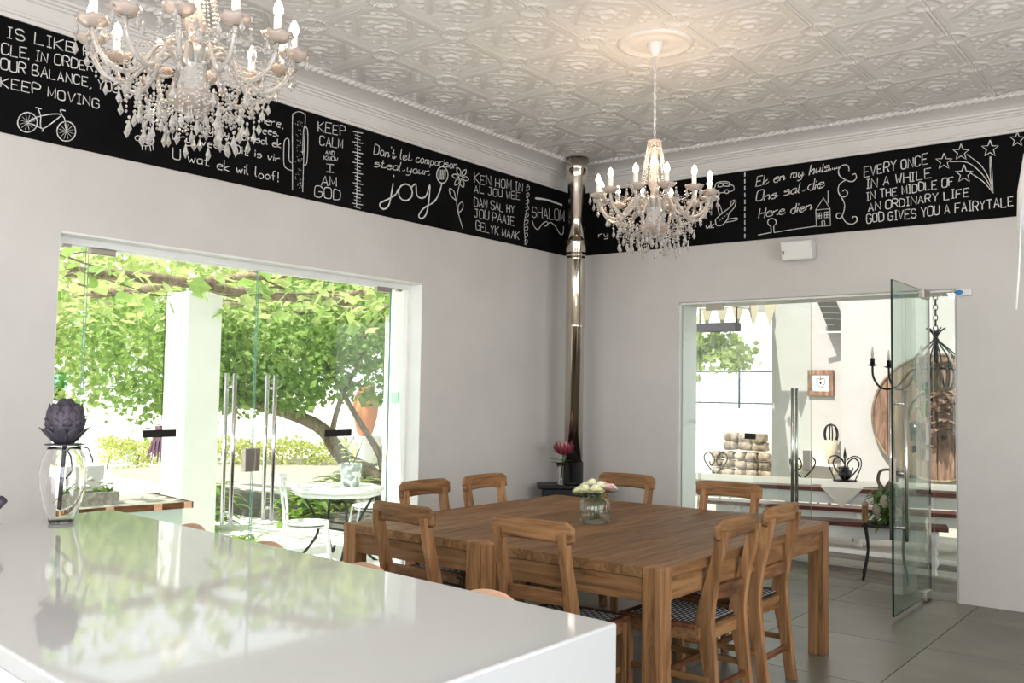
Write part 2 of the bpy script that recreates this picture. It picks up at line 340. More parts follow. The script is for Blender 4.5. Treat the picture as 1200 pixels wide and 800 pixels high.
# painted chalkboard friezes
bl = struct('trim_7', B((.0, Y0, 2.822), (.006, -.0, 3.44)), 'chalkboard'); bb = struct('trim_8', B((.0, -.006, 2.828), (X1, 0, 3.44)), 'chalkboard')
TEXTS=[["L","IS LIKE RIDING A",-5.356,3.334,-4.519,3.388,0.069,"c"],["L","CLE. IN ORDER TO",-5.382,3.234,-4.764,3.298,0.062,"c"],["L","OUR BALANCE, YOU",-5.383,3.155,-4.728,3.202,0.062,"c"],["L","KEEP MOVING",-5.379,3.063,-4.84,3.082,0.061,"c"],["L","Here,",-3.739,3.268,-3.541,3.275,0.07,"l"],["L","wees.",-3.756,3.195,-3.582,3.206,0.064,"l"],["L","Bly naby my, dan sal ek",-4.376,3.093,-3.558,3.135,0.061,"l"],["L","vry wees. Dit is vir",-4.373,3.009,-3.561,3.034,0.061,"l"],["L","U wat ek wil loof!",-4.364,2.889,-3.571,2.897,0.073,"l"],["L","KEEP",-3.236,3.322,-2.98,3.35,0.081,"c"],["L","CALM",-3.217,3.228,-3.001,3.25,0.075,"c"],["L","AND",-3.16,3.179,-3.08,3.183,0.031,"c"],["L","KNOW",-3.174,3.132,-3.046,3.146,0.031,"c"],["L","I",-3.147,3.051,-3.076,3.059,0.068,"c"],["L","AM",-3.191,2.947,-3.056,2.957,0.074,"c"],["L","GOD",-3.25,2.848,-3.012,2.865,0.086,"c"],["L","Don't let comparison",-2.695,3.271,-1.752,3.349,0.089,"s"],["L","steal your",-2.688,3.181,-2.092,3.226,0.081,"s"],["L","KEN HOM IN",-1.518,3.278,-0.833,3.329,0.091,"c"],["L","AL JOU WEE",-1.516,3.194,-0.875,3.239,0.076,"c"],["L","DAN SAL HY",-1.513,3.08,-0.954,3.1,0.083,"c"],["L","JOU PAAIE",-1.51,2.985,-0.956,2.995,0.083,"c"],["L","GELYK MAAK",-1.484,2.878,-0.877,2.874,0.083,"c"],["L","SHALOM",-0.684,3.119,-0.173,3.156,0.114,"c"],["B","ry",0.302,2.995,0.408,2.994,0.074,"l"],["B","uk",1.431,2.971,1.505,2.975,0.068,"l"],["B","Ek en my huis...",1.893,3.296,2.567,3.347,0.094,"s"],["B","Ons sal die",1.893,3.159,2.468,3.211,0.095,"s"],["B","Here dien",1.917,3.013,2.369,3.038,0.094,"s"],["B","EVERY ONCE",2.805,3.256,3.28,3.297,0.088,"c"],["B","IN A WHILE",2.824,3.16,3.304,3.185,0.081,"c"],["B","IN THE MIDDLE OF",2.824,3.064,3.466,3.105,0.074,"c"],["B","AN ORDINARY LIFE",2.837,2.976,3.572,3.011,0.073,"c"],["B","GOD GIVES YOU A FAIRYTALE",2.823,2.883,3.866,2.905,0.079,"c"]]
DRAW=[["L","spokes",0.35,[[[-5.272,2.909],[-5.195,2.902]],[[-5.262,2.929],[-5.205,2.881]],[[-5.244,2.944],[-5.223,2.867]],[[-5.223,2.948],[-5.244,2.863]],[[-5.205,2.941],[-5.262,2.87]],[[-5.195,2.924],[-5.272,2.887]],[[-5.063,2.909],[-4.981,2.902]],[[-5.053,2.93],[-4.992,2.881]],[[-5.034,2.945],[-5.011,2.866]],[[-5.011,2.95],[-5.033,2.862]],[[-4.992,2.942],[-5.052,2.869]],[[-4.981,2.925],[-5.063,2.887]]]],["L","bicycle_drawing",1.1,[[[-5.182,2.918],[-5.185,2.896],[-5.196,2.876],[-5.212,2.861],[-5.231,2.852],[-5.251,2.852],[-5.268,2.859],[-5.28,2.874],[-5.284,2.893],[-5.281,2.914],[-5.271,2.934],[-5.255,2.95],[-5.236,2.959],[-5.216,2.959],[-5.199,2.952],[-5.187,2.937],[-5.182,2.918]],[[-4.97,2.918],[-4.973,2.896],[-4.983,2.875],[-5.0,2.859],[-5.02,2.851],[-5.04,2.85],[-5.057,2.859],[-5.069,2.874],[-5.074,2.894],[-5.071,2.915],[-5.061,2.936],[-5.044,2.952],[-5.025,2.961],[-5.004,2.961],[-4.987,2.953],[-4.975,2.938],[-4.97,2.918]],[[-5.234,2.905],[-5.165,2.957],[-5.05,2.991],[-5.022,2.906]],[[-5.05,2.991],[-5.06,3.017],[-5.032,3.019]],[[-5.165,2.957],[-5.153,2.889],[-5.05,2.991]],[[-5.165,2.957],[-5.181,2.996]],[[-5.195,2.997],[-5.162,2.996]],[[-5.234,2.905],[-5.153,2.889],[-5.157,2.874]]]],["L","sheep_drawing",0.9,[[[-4.491,2.972],[-4.497,2.955],[-4.515,2.94],[-4.539,2.93],[-4.564,2.929],[-4.582,2.936],[-4.589,2.95],[-4.584,2.967],[-4.566,2.982],[-4.542,2.992],[-4.517,2.993],[-4.498,2.986],[-4.491,2.972]],[[-4.577,2.968],[-4.582,2.956],[-4.595,2.949],[-4.608,2.95],[-4.614,2.96],[-4.609,2.972],[-4.596,2.979],[-4.583,2.978],[-4.577,2.968]],[[-4.567,2.929],[-4.566,2.899]],[[-4.545,2.929],[-4.544,2.903]],[[-4.517,2.935],[-4.511,2.905]],[[-4.501,2.949],[-4.494,2.914]],[[-4.496,2.971],[-4.504,2.955],[-4.523,2.944],[-4.543,2.946],[-4.551,2.959],[-4.544,2.975],[-4.525,2.985],[-4.505,2.984],[-4.496,2.971]],[[-4.53,2.969],[-4.536,2.956],[-4.551,2.948],[-4.567,2.949],[-4.573,2.959],[-4.568,2.971],[-4.552,2.979],[-4.537,2.978],[-4.53,2.969]]]],["L","sheep_drawing",0.8,[[[-4.497,3.122],[-4.503,3.105],[-4.521,3.089],[-4.545,3.079],[-4.57,3.077],[-4.588,3.084],[-4.596,3.098],[-4.59,3.115],[-4.572,3.13],[-4.548,3.141],[-4.523,3.143],[-4.504,3.136],[-4.497,3.122]],[[-4.583,3.116],[-4.588,3.104],[-4.601,3.096],[-4.614,3.098],[-4.62,3.107],[-4.615,3.119],[-4.602,3.127],[-4.589,3.126],[-4.583,3.116]],[[-4.573,3.078],[-4.572,3.047]],[[-4.551,3.078],[-4.55,3.052]],[[-4.523,3.084],[-4.517,3.055]],[[-4.507,3.099],[-4.5,3.064]],[[-4.503,3.121],[-4.51,3.104],[-4.529,3.093],[-4.549,3.095],[-4.558,3.107],[-4.55,3.124],[-4.531,3.134],[-4.511,3.133],[-4.503,3.121]],[[-4.536,3.118],[-4.542,3.105],[-4.557,3.097],[-4.573,3.098],[-4.58,3.107],[-4.574,3.119],[-4.558,3.128],[-4.543,3.127],[-4.536,3.118]]]],["L","cactus_drawing",1,[[[-3.446,2.861],[-3.453,3.056],[-3.464,3.353],[-3.451,3.398],[-3.407,3.421],[-3.362,3.414],[-3.353,3.374],[-3.357,3.076],[-3.357,2.865]],[[-3.451,2.997],[-3.495,3.0],[-3.525,3.029],[-3.53,3.159],[-3.517,3.203],[-3.488,3.198],[-3.483,3.068],[-3.453,3.05]],[[-3.356,3.058],[-3.327,3.082],[-3.326,3.277],[-3.343,3.327],[-3.365,3.304],[-3.367,3.134]]]],["L","cactus_spots",0.45,[[[-3.417,3.102],[-3.411,3.1]],[[-3.407,3.076],[-3.401,3.073]],[[-3.399,3.337],[-3.393,3.335]],[[-3.427,2.96],[-3.421,2.958]],[[-3.421,3.25],[-3.415,3.248]],[[-3.367,3.149],[-3.361,3.146]],[[-3.378,3.143],[-3.372,3.141]],[[-3.397,3.296],[-3.391,3.294]],[[-3.385,2.953],[-3.379,2.951]],[[-3.394,3.012],[-3.388,3.01]],[[-3.396,3.338],[-3.39,3.336]],[[-3.381,3.087],[-3.375,3.085]],[[-3.421,3.348],[-3.415,3.346]],[[-3.376,3.146],[-3.37,3.143]],[[-3.379,2.949],[-3.373,2.947]],[[-3.379,2.929],[-3.372,2.927]],[[-3.402,2.982],[-3.396,2.98]],[[-3.396,2.919],[-3.39,2.916]],[[-3.382,3.326],[-3.376,3.323]],[[-3.429,3.257],[-3.423,3.255]],[[-3.37,3.165],[-3.364,3.162]],[[-3.395,3.224],[-3.389,3.222]],[[-3.402,3.182],[-3.396,3.18]],[[-3.409,3.085],[-3.403,3.082]],[[-3.387,2.935],[-3.381,2.933]],[[-3.381,2.925],[-3.374,2.922]],[[-3.368,2.897],[-3.362,2.895]],[[-3.395,3.291],[-3.388,3.289]],[[-3.368,2.91],[-3.362,2.908]],[[-3.372,3.1],[-3.366,3.098]],[[-3.391,3.269],[-3.385,3.266]],[[-3.377,3.097],[-3.371,3.094]],[[-3.422,3.332],[-3.416,3.33]],[[-3.368,2.898],[-3.362,2.896]],[[-3.422,2.978],[-3.416,2.976]],[[-3.412,3.293],[-3.406,3.29]],[[-3.409,2.996],[-3.403,2.994]],[[-3.383,3.351],[-3.377,3.349]],[[-3.4,3.347],[-3.394,3.344]],[[-3.388,3.211],[-3.382,3.209]],[[-3.366,2.903],[-3.36,2.9]],[[-3.391,2.89],[-3.385,2.887]],[[-3.42,3.326],[-3.414,3.324]],[[-3.402,3.353],[-3.395,3.351]],[[-3.422,3.167],[-3.416,3.165]],[[-3.399,3.293],[-3.393,3.291]],[[-3.424,2.946],[-3.418,2.944]],[[-3.405,2.906],[-3.399,2.904]],[[-3.376,3.191],[-3.37,3.189]],[[-3.402,3.117],[-3.396,3.115]],[[-3.389,3.084],[-3.383,3.081]],[[-3.394,3.071],[-3.388,3.068]],[[-3.37,3.13],[-3.364,3.128]],[[-3.401,3.021],[-3.395,3.019]],[[-3.421,3.218],[-3.415,3.216]],[[-3.368,3.124],[-3.362,3.122]],[[-3.405,3.361],[-3.399,3.359]],[[-3.404,3.088],[-3.398,3.086]],[[-3.43,3.065],[-3.424,3.063]],[[-3.399,3.34],[-3.393,3.337]],[[-3.392,3.145],[-3.386,3.143]],[[-3.391,3.2],[-3.385,3.198]],[[-3.382,3.016],[-3.376,3.014]],[[-3.439,3.33],[-3.433,3.327]],[[-3.38,2.908],[-3.374,2.906]],[[-3.417,3.145],[-3.411,3.142]],[[-3.397,3.215],[-3.391,3.212]],[[-3.412,3.215],[-3.406,3.212]],[[-3.407,3.08],[-3.401,3.077]],[[-3.416,3.183],[-3.409,3.181]]]],["L","ruler_drawing",0.9,[[[-2.859,3.416],[-2.853,2.841]],[[-2.91,3.398],[-2.809,3.407]],[[-2.886,3.378],[-2.832,3.376]],[[-2.885,3.353],[-2.831,3.35]],[[-2.908,3.322],[-2.806,3.33]],[[-2.884,3.302],[-2.829,3.299]],[[-2.883,3.276],[-2.828,3.273]],[[-2.905,3.246],[-2.803,3.253]],[[-2.881,3.225],[-2.826,3.222]],[[-2.88,3.2],[-2.826,3.197]],[[-2.903,3.17],[-2.801,3.176]],[[-2.878,3.149],[-2.824,3.146]],[[-2.877,3.124],[-2.823,3.12]],[[-2.9,3.094],[-2.798,3.099]],[[-2.876,3.073],[-2.821,3.069]],[[-2.875,3.048],[-2.82,3.043]],[[-2.897,3.018],[-2.796,3.022]],[[-2.873,2.997],[-2.819,2.992]],[[-2.872,2.972],[-2.818,2.967]],[[-2.895,2.942],[-2.793,2.946]],[[-2.879,2.919],[-2.816,2.916]],[[-2.878,2.894],[-2.815,2.89]],[[-2.9,2.865],[-2.79,2.869]],[[-2.876,2.844],[-2.813,2.839]]]],["L","joy_lettering",1.9,[[[-2.482,3.09],[-2.501,2.993],[-2.523,2.914],[-2.568,2.876],[-2.611,2.883],[-2.612,2.914],[-2.546,2.951],[-2.457,3.005],[-2.425,3.057]],[[-2.478,3.157],[-2.478,3.141]],[[-2.268,3.059],[-2.275,3.029],[-2.296,3.003],[-2.327,2.985],[-2.361,2.979],[-2.392,2.986],[-2.413,3.005],[-2.421,3.032],[-2.415,3.061],[-2.394,3.087],[-2.364,3.105],[-2.33,3.111],[-2.298,3.104],[-2.277,3.085],[-2.268,3.058]],[[-2.284,3.093],[-2.233,3.131],[-2.219,3.053],[-2.177,3.03],[-2.112,3.058],[-2.07,3.157],[-2.076,3.037],[-2.102,2.918],[-2.154,2.868],[-2.19,2.887],[-2.133,2.955],[-2.015,3.027],[-1.956,3.111],[-1.927,3.19]]]],["L","balloon_drawing",1.5,[[[-1.854,3.279],[-1.86,3.25],[-1.876,3.224],[-1.9,3.205],[-1.929,3.197],[-1.956,3.201],[-1.977,3.216],[-1.989,3.239],[-1.99,3.267],[-1.979,3.295],[-1.958,3.318],[-1.932,3.332],[-1.903,3.334],[-1.878,3.324],[-1.861,3.305],[-1.854,3.278]],[[-1.962,3.3],[-1.965,3.219]],[[-1.943,3.304],[-1.947,3.223]],[[-1.924,3.308],[-1.928,3.226]],[[-1.906,3.312],[-1.91,3.23]],[[-1.887,3.315],[-1.891,3.233]]]],["L","flower_drawing",1.1,[[[-1.678,3.289],[-1.637,3.272],[-1.59,3.291],[-1.628,3.308],[-1.678,3.289]],[[-1.691,3.277],[-1.699,3.232],[-1.66,3.212],[-1.65,3.253],[-1.691,3.277]],[[-1.71,3.276],[-1.758,3.249],[-1.766,3.21],[-1.719,3.233],[-1.71,3.276]],[[-1.716,3.287],[-1.756,3.304],[-1.802,3.285],[-1.765,3.268],[-1.716,3.287]],[[-1.704,3.299],[-1.695,3.343],[-1.734,3.363],[-1.744,3.323],[-1.704,3.299]],[[-1.684,3.3],[-1.635,3.328],[-1.628,3.367],[-1.675,3.343],[-1.684,3.3]],[[-1.705,3.232],[-1.735,3.129],[-1.731,3.021],[-1.655,2.86]],[[-1.749,3.083],[-1.815,3.115],[-1.832,3.17],[-1.774,3.154],[-1.749,3.083]],[[-1.714,2.981],[-1.716,3.046],[-1.668,3.086],[-1.66,3.033],[-1.714,2.981]]]],["L","curl_border",0.8,[[[-0.751,3.404],[-0.774,3.371],[-0.758,3.207],[-0.804,3.034],[-0.776,2.837]],[[-0.782,3.369],[-0.743,3.391],[-0.735,3.364],[-0.781,3.341]],[[-0.784,3.307],[-0.746,3.328],[-0.737,3.301],[-0.783,3.279]],[[-0.786,3.245],[-0.748,3.266],[-0.739,3.239],[-0.786,3.217]],[[-0.789,3.183],[-0.75,3.204],[-0.742,3.177],[-0.788,3.155]],[[-0.791,3.121],[-0.752,3.142],[-0.744,3.115],[-0.79,3.093]],[[-0.793,3.059],[-0.755,3.08],[-0.746,3.052],[-0.792,3.031]],[[-0.795,2.998],[-0.757,3.017],[-0.749,2.99],[-0.795,2.969]],[[-0.798,2.936],[-0.759,2.956],[-0.751,2.928],[-0.797,2.908]],[[-0.8,2.874],[-0.762,2.894],[-0.753,2.866],[-0.799,2.846]]]],["L","underline_swirl",1.2,[[[-0.684,3.081],[-0.647,3.029],[-0.59,3.014],[-0.519,3.078],[-0.454,3.107],[-0.437,3.078],[-0.486,3.058]],[[-0.453,3.076],[-0.392,3.109],[-0.307,3.081],[-0.233,3.022],[-0.182,3.034],[-0.175,3.105]]]],["L","chalk_stroke",3,[[[-0.642,3.297],[-0.459,3.314],[-0.205,3.306]]]],["B","car_drawing",1,[[[1.476,3.323],[1.511,3.328],[1.531,3.37],[1.629,3.367],[1.669,3.332],[1.689,3.322],[1.689,3.284],[1.639,3.275]],[[1.599,3.276],[1.558,3.275]],[[1.511,3.275],[1.477,3.285]],[[1.558,3.271],[1.554,3.26],[1.544,3.253],[1.531,3.254],[1.519,3.262],[1.514,3.274],[1.516,3.286],[1.525,3.293],[1.538,3.294],[1.55,3.288],[1.557,3.277],[1.557,3.265]],[[1.643,3.278],[1.64,3.269],[1.632,3.264],[1.621,3.264],[1.612,3.27],[1.607,3.28],[1.609,3.29],[1.616,3.296],[1.626,3.297],[1.636,3.292],[1.642,3.283],[1.642,3.273]],[[1.54,3.332],[1.552,3.358],[1.584,3.357],[1.584,3.331],[1.54,3.332]],[[1.597,3.331],[1.596,3.358],[1.625,3.354],[1.657,3.327],[1.597,3.331]]]],["B","plane_drawing",1,[[[1.519,3.042],[1.559,3.076],[1.66,3.141],[1.709,3.191],[1.7,3.136],[1.65,3.085],[1.63,3.031],[1.58,2.988],[1.529,2.993],[1.519,3.042]],[[1.559,3.072],[1.539,3.163],[1.559,3.167],[1.586,3.092]],[[1.63,3.034],[1.72,3.037],[1.714,3.018],[1.62,3.009]],[[1.66,3.137],[1.669,3.186],[1.699,3.198]],[[1.56,3.032],[1.568,3.037]],[[1.582,3.047],[1.59,3.052]],[[1.604,3.062],[1.612,3.066]],[[1.626,3.076],[1.634,3.081]],[[1.648,3.091],[1.656,3.096]]]],["B","dashed_border",1.5,[[[1.793,3.428],[1.793,3.391]],[[1.793,3.368],[1.793,3.331]],[[1.793,3.309],[1.793,3.271]],[[1.793,3.249],[1.794,3.212]],[[1.794,3.189],[1.794,3.152]],[[1.794,3.13],[1.794,3.092]],[[1.794,3.07],[1.794,3.033]],[[1.794,3.01],[1.794,2.973]],[[1.794,2.951],[1.795,2.914]],[[1.795,2.891],[1.795,2.854]]]],["B","tree_drawing",1.1,[[[2.026,2.938],[2.012,2.947],[2.003,2.96],[2.001,2.975],[2.006,2.988],[2.018,2.997],[2.034,3.001],[2.051,2.997],[2.065,2.988],[2.074,2.975],[2.076,2.96],[2.07,2.947],[2.058,2.938]],[[2.029,2.936],[2.033,2.88]],[[2.054,2.933],[2.057,2.878]],[[1.915,2.869],[2.029,2.881]],[[2.057,2.878],[2.187,2.888],[2.414,2.898]]]],["B","house_drawing",0.9,[[[2.414,3.032],[2.419,2.894],[2.535,2.891],[2.531,3.03],[2.414,3.032]],[[2.414,3.032],[2.478,3.125],[2.531,3.03]],[[2.516,3.078],[2.516,3.18]],[[2.465,2.893],[2.465,2.936],[2.486,2.938],[2.491,2.893]],[[2.427,3.003],[2.461,3.004],[2.461,2.957],[2.427,2.956],[2.427,3.003]],[[2.486,3.005],[2.524,3.006],[2.524,2.961],[2.486,2.959],[2.486,3.005]],[[2.427,2.98],[2.461,2.981]],[[2.444,3.004],[2.444,2.957]],[[2.486,2.982],[2.524,2.982]],[[2.505,3.006],[2.505,2.959]]]],["B","scroll_drawing",1.1,[[[2.686,3.32],[2.678,3.363],[2.641,3.376],[2.604,3.35],[2.608,3.295],[2.66,3.25],[2.711,3.231],[2.743,3.256],[2.735,3.291],[2.711,3.285]],[[2.66,3.25],[2.612,3.225],[2.597,3.174],[2.618,3.125],[2.655,3.115],[2.674,3.144],[2.653,3.172],[2.633,3.161]],[[2.618,3.125],[2.649,3.053],[2.638,2.981],[2.611,2.942],[2.583,2.957],[2.591,2.986],[2.616,2.983]],[[2.628,2.961],[2.659,2.906],[2.709,2.886],[2.746,2.908],[2.742,2.941],[2.714,2.944],[2.71,2.928]]]],["B","stars_drawing",1.1,[[[3.399,3.362],[3.413,3.318],[3.455,3.31],[3.422,3.286],[3.433,3.24],[3.398,3.27],[3.363,3.25],[3.374,3.292],[3.341,3.326],[3.384,3.322],[3.399,3.362]],[[3.519,3.415],[3.533,3.371],[3.574,3.362],[3.542,3.339],[3.553,3.294],[3.519,3.324],[3.484,3.304],[3.495,3.346],[3.463,3.379],[3.505,3.375],[3.519,3.415]],[[3.717,3.414],[3.73,3.369],[3.771,3.361],[3.739,3.337],[3.749,3.291],[3.716,3.321],[3.681,3.301],[3.692,3.344],[3.66,3.377],[3.702,3.373],[3.717,3.414]],[[3.539,3.252],[3.554,3.204],[3.599,3.196],[3.564,3.17],[3.575,3.121],[3.538,3.153],[3.501,3.131],[3.513,3.177],[3.478,3.212],[3.523,3.208],[3.539,3.252]],[[3.897,3.446],[3.909,3.407],[3.944,3.4],[3.917,3.379],[3.925,3.34],[3.897,3.366],[3.867,3.349],[3.877,3.386],[3.85,3.415],[3.885,3.411],[3.897,3.446]]]],["B","star_trails",0.9,[[[3.441,3.291],[3.562,3.267],[3.666,3.16],[3.736,3.017]],[[3.559,3.329],[3.649,3.239],[3.703,3.136],[3.733,3.022]],[[3.722,3.29],[3.728,3.152],[3.733,3.014]],[[3.715,3.291],[3.716,3.154],[3.73,3.014]],[[3.579,3.187],[3.665,3.112],[3.733,3.018]]]]]
# single-stroke chalk alphabets, digits are x,y pairs: baseline 2, capitals 8, small letters 5
CAP = {'A': "022842 1434", 'B': "02083837362505 2544433202", 'C': "4738180703123243", 'D': "02082847432202", 'E': "48080242 0535", 'F': "480802 0535", 'G': "473818070312324345 4525", 'H': "0208 4248 0545", 'I': "1838 2822 1232", 'J': "1848 3833221203", 'K': "0208 480542", 'L': "080242", 'M': "0208234842", 'N': "02084248", 'O': "180703123243473818", 'P': "02083847463505", 'Q': "180703123243473818 2442", 'R': "02083847463505 2542", 'S': "473818070615354443321203", 'T': "0848 2822", 'U': "080312324348", 'V': "082248", 'W': "0812253248", 'X': "0842 4802", 'Y': "082548 2522", 'Z': "08480242"}
LOW = {'a': "3515040312333532", 'b': "08022233342504", 'c': "351504031232", 'd': "38321203041535", 'e': "0434351504031232", 'f': "38281712 0525", 'g': "351504031233 35312000", 'h': "0802 04253532", 'i': "1512 1716", 'j': "25211000 2726", 'k': "0802 350332", 'l': "080312", 'm': "0502 04152422 24354442", 'n': "0502 04253432", 'o': "150403122233342515", 'p': "0500 042534332202", 'r': "0502 042535", 's': "3515043433221202", 't': "17131232 0525", 'u': "0503122333 3532", 'v': "051235", 'w': "0512243245", 'x': "0532 3502", 'y': "0503122333 35312000", 'z': "05350232", '.': "0203", ',': "1201", '!': "1814 1312", "'": "0807"}
def ribbon(bm, pts, wd, t=.0016):
    """raised chalk stroke: a flat bar along pts (2D), later mapped to the wall"""
    n = len(pts)
    if n < 2: return
    q = []
    for i, p in enumerate(pts):
        a = pts[max(i-1, 0)]; b = pts[min(i+1, n-1)]; dx, dy = b[0]-a[0], b[1]-a[1]; L = math.hypot(dx, dy) or 1
        h = wd/2*random.uniform(.8, 1.2); nx, ny = -dy/L*h, dx/L*h
        q.append([bm.verts.new((p[0]+nx, p[1]+ny, 0)), bm.verts.new((p[0]+nx, p[1]+ny, t)), bm.verts.new((p[0]-nx, p[1]-ny, t)), bm.verts.new((p[0]-nx, p[1]-ny, 0))])
    for a, b in zip(q, q[1:]):
        for k in range(4): bm.faces.new((a[k], a[(k+1) % 4], b[(k+1) % 4], b[k]))
    bm.faces.new(q[0][::-1]); bm.faces.new(q[-1])
def wallmap(bm, wall):
    for v in bm.verts:
        s, z, t = v.co
        v.co = Vector((.006+t, s, z)) if wall == 'L' else Vector((s, -.006-t, z))
def lettering(wall, s, s0, z0, s1, z1, h, style):
    def fn(bm):
        x = 0; gl = []
        for ch in s:
            if ch == ' ': x += 3.4 if style != 'c' else 3.0; continue
            up = ch in CAP; d = (CAP if up else LOW).get(ch)
            if not d: x += 3; continue
            m = max(int(a[0]) for st in d.split() for a in [st[i:i+2] for i in range(0, len(st), 2)])
            mn = min(int(a[0]) for st in d.split() for a in [st[i:i+2] for i in range(0, len(st), 2)])
            k = (x-mn, d, up); gl.append(k); x += m-mn+1.35
        W = x-1.35; S = s1-s0; sx = S/W; sy = h/6*.88; sg = 1 if S > 0 else -1
        for gx, d, up in gl:
            jy = random.uniform(-.35, .35); js = random.uniform(.93, 1.07); jr = random.uniform(-.05, .05)
            for st in d.split():
                P = [(int(st[i]), int(st[i+1])) for i in range(0, len(st), 2)]
                if style == 's': P = [(a+(b-2)*.22, b) for a, b in P]
                if (not up or len(P) > 5) and len(P) > 2: P = [(p.x, p.y) for p in catmull([(a, b, 0) for a, b in P], 3)]
                pts = []
                for a, b in P:
                    u = gx+a*js+(b-5)*jr; v = (b-2)*js+jy; tt = u/W
                    pts.append((s0+u*sx, z0+(z1-z0)*tt+v*sy))
                ribbon(bm, pts, (.0052 if wall == 'L' else .0066) if h > .05 else .004)
            if style == 's' and not up:   # joining hairline
                u = gx+2.6; pts = [(s0+uu*sx, z0+(z1-z0)*uu/W+vv*sy) for uu, vv in ((u, .5), (u+.9, .3), (u+1.8, 1.2))]; ribbon(bm, pts, .0038)
        wallmap(bm, wall)
    return build('lettering', fn, 'chalk', bl if wall == 'L' else bb)
for a in TEXTS: lettering(*a)
for wall, name, wd, strokes in DRAW:
    def fn(bm):
        for st in strokes:
            P = st
            if len(st) > 2 and name not in ('stars_drawing', 'house_drawing', 'spokes'): P = [(p.x, p.y) for p in catmull([(a, b, 0) for a, b in st], 4)]
            ribbon(bm, P, (.0046 if wall == 'L' and P[0][0] < -3.3 else .0058)*wd)
        wallmap(bm, wall)
    build(name, fn, 'chalk', bl if wall == 'L' else bb)

# ================================================================ GLASS DOORS
def pane(name, a, b, parent, axis, edge='pane_edge', face='pane'):
    """glass sheet; the two big faces clear, rim green"""
    def fn(bm):
        box2(bm, a, b)
        bm.normal_update()
        bmesh.ops.recalc_face_normals(bm, faces=bm.faces)
        for f in bm.faces:
            if abs(f.normal[axis]) < .5: f.material_index = 1
    o = build(name, fn, [face, edge], parent); return o
def pull(parent, p, axis, z0, z1, off=.045, r=.014):
    """two long bars either side of the glass, joined by two standoffs"""
    for s in (-1, 1):
        c = list(p); c[axis] += s*off
        build('pull_handle', lambda bm: (lathe(bm, [(r, z0), (r, z1)], 14, (c[0], c[1], 0))), 'chrome', parent)
    for z in (z0+.09, z1-.09):
        q0 = [p[0], p[1], z]; q1 = list(q0); q0[axis] -= off; q1[axis] += off
        build('standoff', lambda bm: tube(bm, [q0, q1], .008, 8), 'chrome', parent)
def decal_x(bm, x, y0, y1, z0, z1, t=.002): box2(bm, (x, y0, z0), (x+t, y1, z1))
GX = -.17
def garden_leaf(nm, y0, y1, hinge):
    e = thing(nm, None, None); e['kind'] = 'structure'
    pane('glass_panel', (GX-.005, y0, .012), (GX+.005, y1, 2.315), e, 0)
    s = 1 if hinge == y0 else -1
    for z in (2.30, .03): build('patch_fitting', B((GX-.018, hinge, z-.035), (GX+.018, hinge+s*.16, z+.03)), 'brushed', e, bev=.003)
    return e
d1 = garden_leaf('door_1', -4.775, -3.585, -4.775); d2 = garden_leaf('door_2', -3.572, -2.31, -2.31)
pull(d1, (GX, -3.77), 0, .585, 1.59); pull(d2, (GX, -3.44), 0, .585, 1.585)
build('lock_box', B((GX-.02, -3.648, .93), (GX+.02, -3.588, 1.085)), 'brushed', d1, bev=.003)
build('lock_box', B((GX-.02, -3.57, .93), (GX+.02, -3.53, 1.085)), 'brushed', d2, bev=.003)
def blacksign(o, c, wd, h, axis):
    def fn(bm):
        n = 14
        a = [c[0], c[1], c[2]]; s = [.003, .003, h]; s[1-axis] = wd; bx(bm, a, s)
    return build('door_sign', fn, 'black_label', o)
blacksign(d1, (GX+.008, -4.28, 1.203), .225, .046, 0); blacksign(d2, (GX+.008, -2.822, 1.17), .262, .05, 0)
def sidelight(nm, y0, y1, sy, sz):
    e = thing(nm, None, None); e['kind'] = 'structure'
    pane('glass_panel', (GX-.005, y0, .012), (GX+.005, y1, 2.315), e, 0)
    build('clip', B((GX-.015, (y0+y1)/2-.02, 2.285), (GX+.015, (y0+y1)/2+.02, 2.32)), 'brushed', e)
    build('sticker', lambda bm: (decal_x(bm, GX+.006, sy-.042, sy+.042, sz-.045, sz+.045), decal_x(bm, GX+.006, sy-.008, sy+.008, sz-.06, sz-.045)), 'sticker', e)
sidelight('window_1', -5.02, -4.79, -4.915, 1.52); sidelight('window_2', -2.30, -2.135, -2.235, 1.435)
GY = .05
def patio_pane(nm, x0, x1):
    e = thing(nm, None, None); e['kind'] = 'structure'
    pane('glass_panel', (x0, GY-.005, .012), (x1, GY+.005, 2.30), e, 1); return e
patio_pane('window_3', 1.175, 1.345); patio_pane('window_4', 3.296, 3.455)
d3 = patio_pane('door_3', 1.36, 2.352)
for z in (2.28, .04): build('patch_fitting', B((1.41, GY-.018, z-.035), (1.57, GY+.018, z+.028)), 'brushed', d3, bev=.003)
pull(d3, (2.213, GY), 1, .57, 1.565)
build('lock_box', B((2.29, GY-.02, .90), (2.352, GY+.02, 1.055)), 'brushed', d3, bev=.003)
blacksign(d3, (1.827, GY-.008, 1.152), .10, .05, 1)
d4 = thing('door_4', None, None); d4['kind'] = 'structure'
o = pane('glass_panel', (3.263, -.925, .03), (3.277, .04, 2.31), d4, 0, 'pane_edge_dark', 'pane_green')
for z in (2.285, .045): build('patch_fitting', B((3.25, -.16, z-.035), (3.29, .0, z+.03)), 'brushed', d4, bev=.003)
build('pivot', lambda bm: lathe(bm, [(.022, -.0), (.022, .02), (.012, .02), (.012, .05)], 12, (3.27, -.03, 0)), 'brushed', d4)
pull(d4, (3.27, -.78), 0, .52, 1.55, .05, .013)
build('lock_box', B((3.25, -.925, .93), (3.29, -.86, 1.09)), 'brushed', d4, bev=.003)
build('thumb_turn', lambda bm: tube(bm, [(3.29, -.89, .99), (3.335, -.89, .99)], .014, 10), 'brushed', d4)
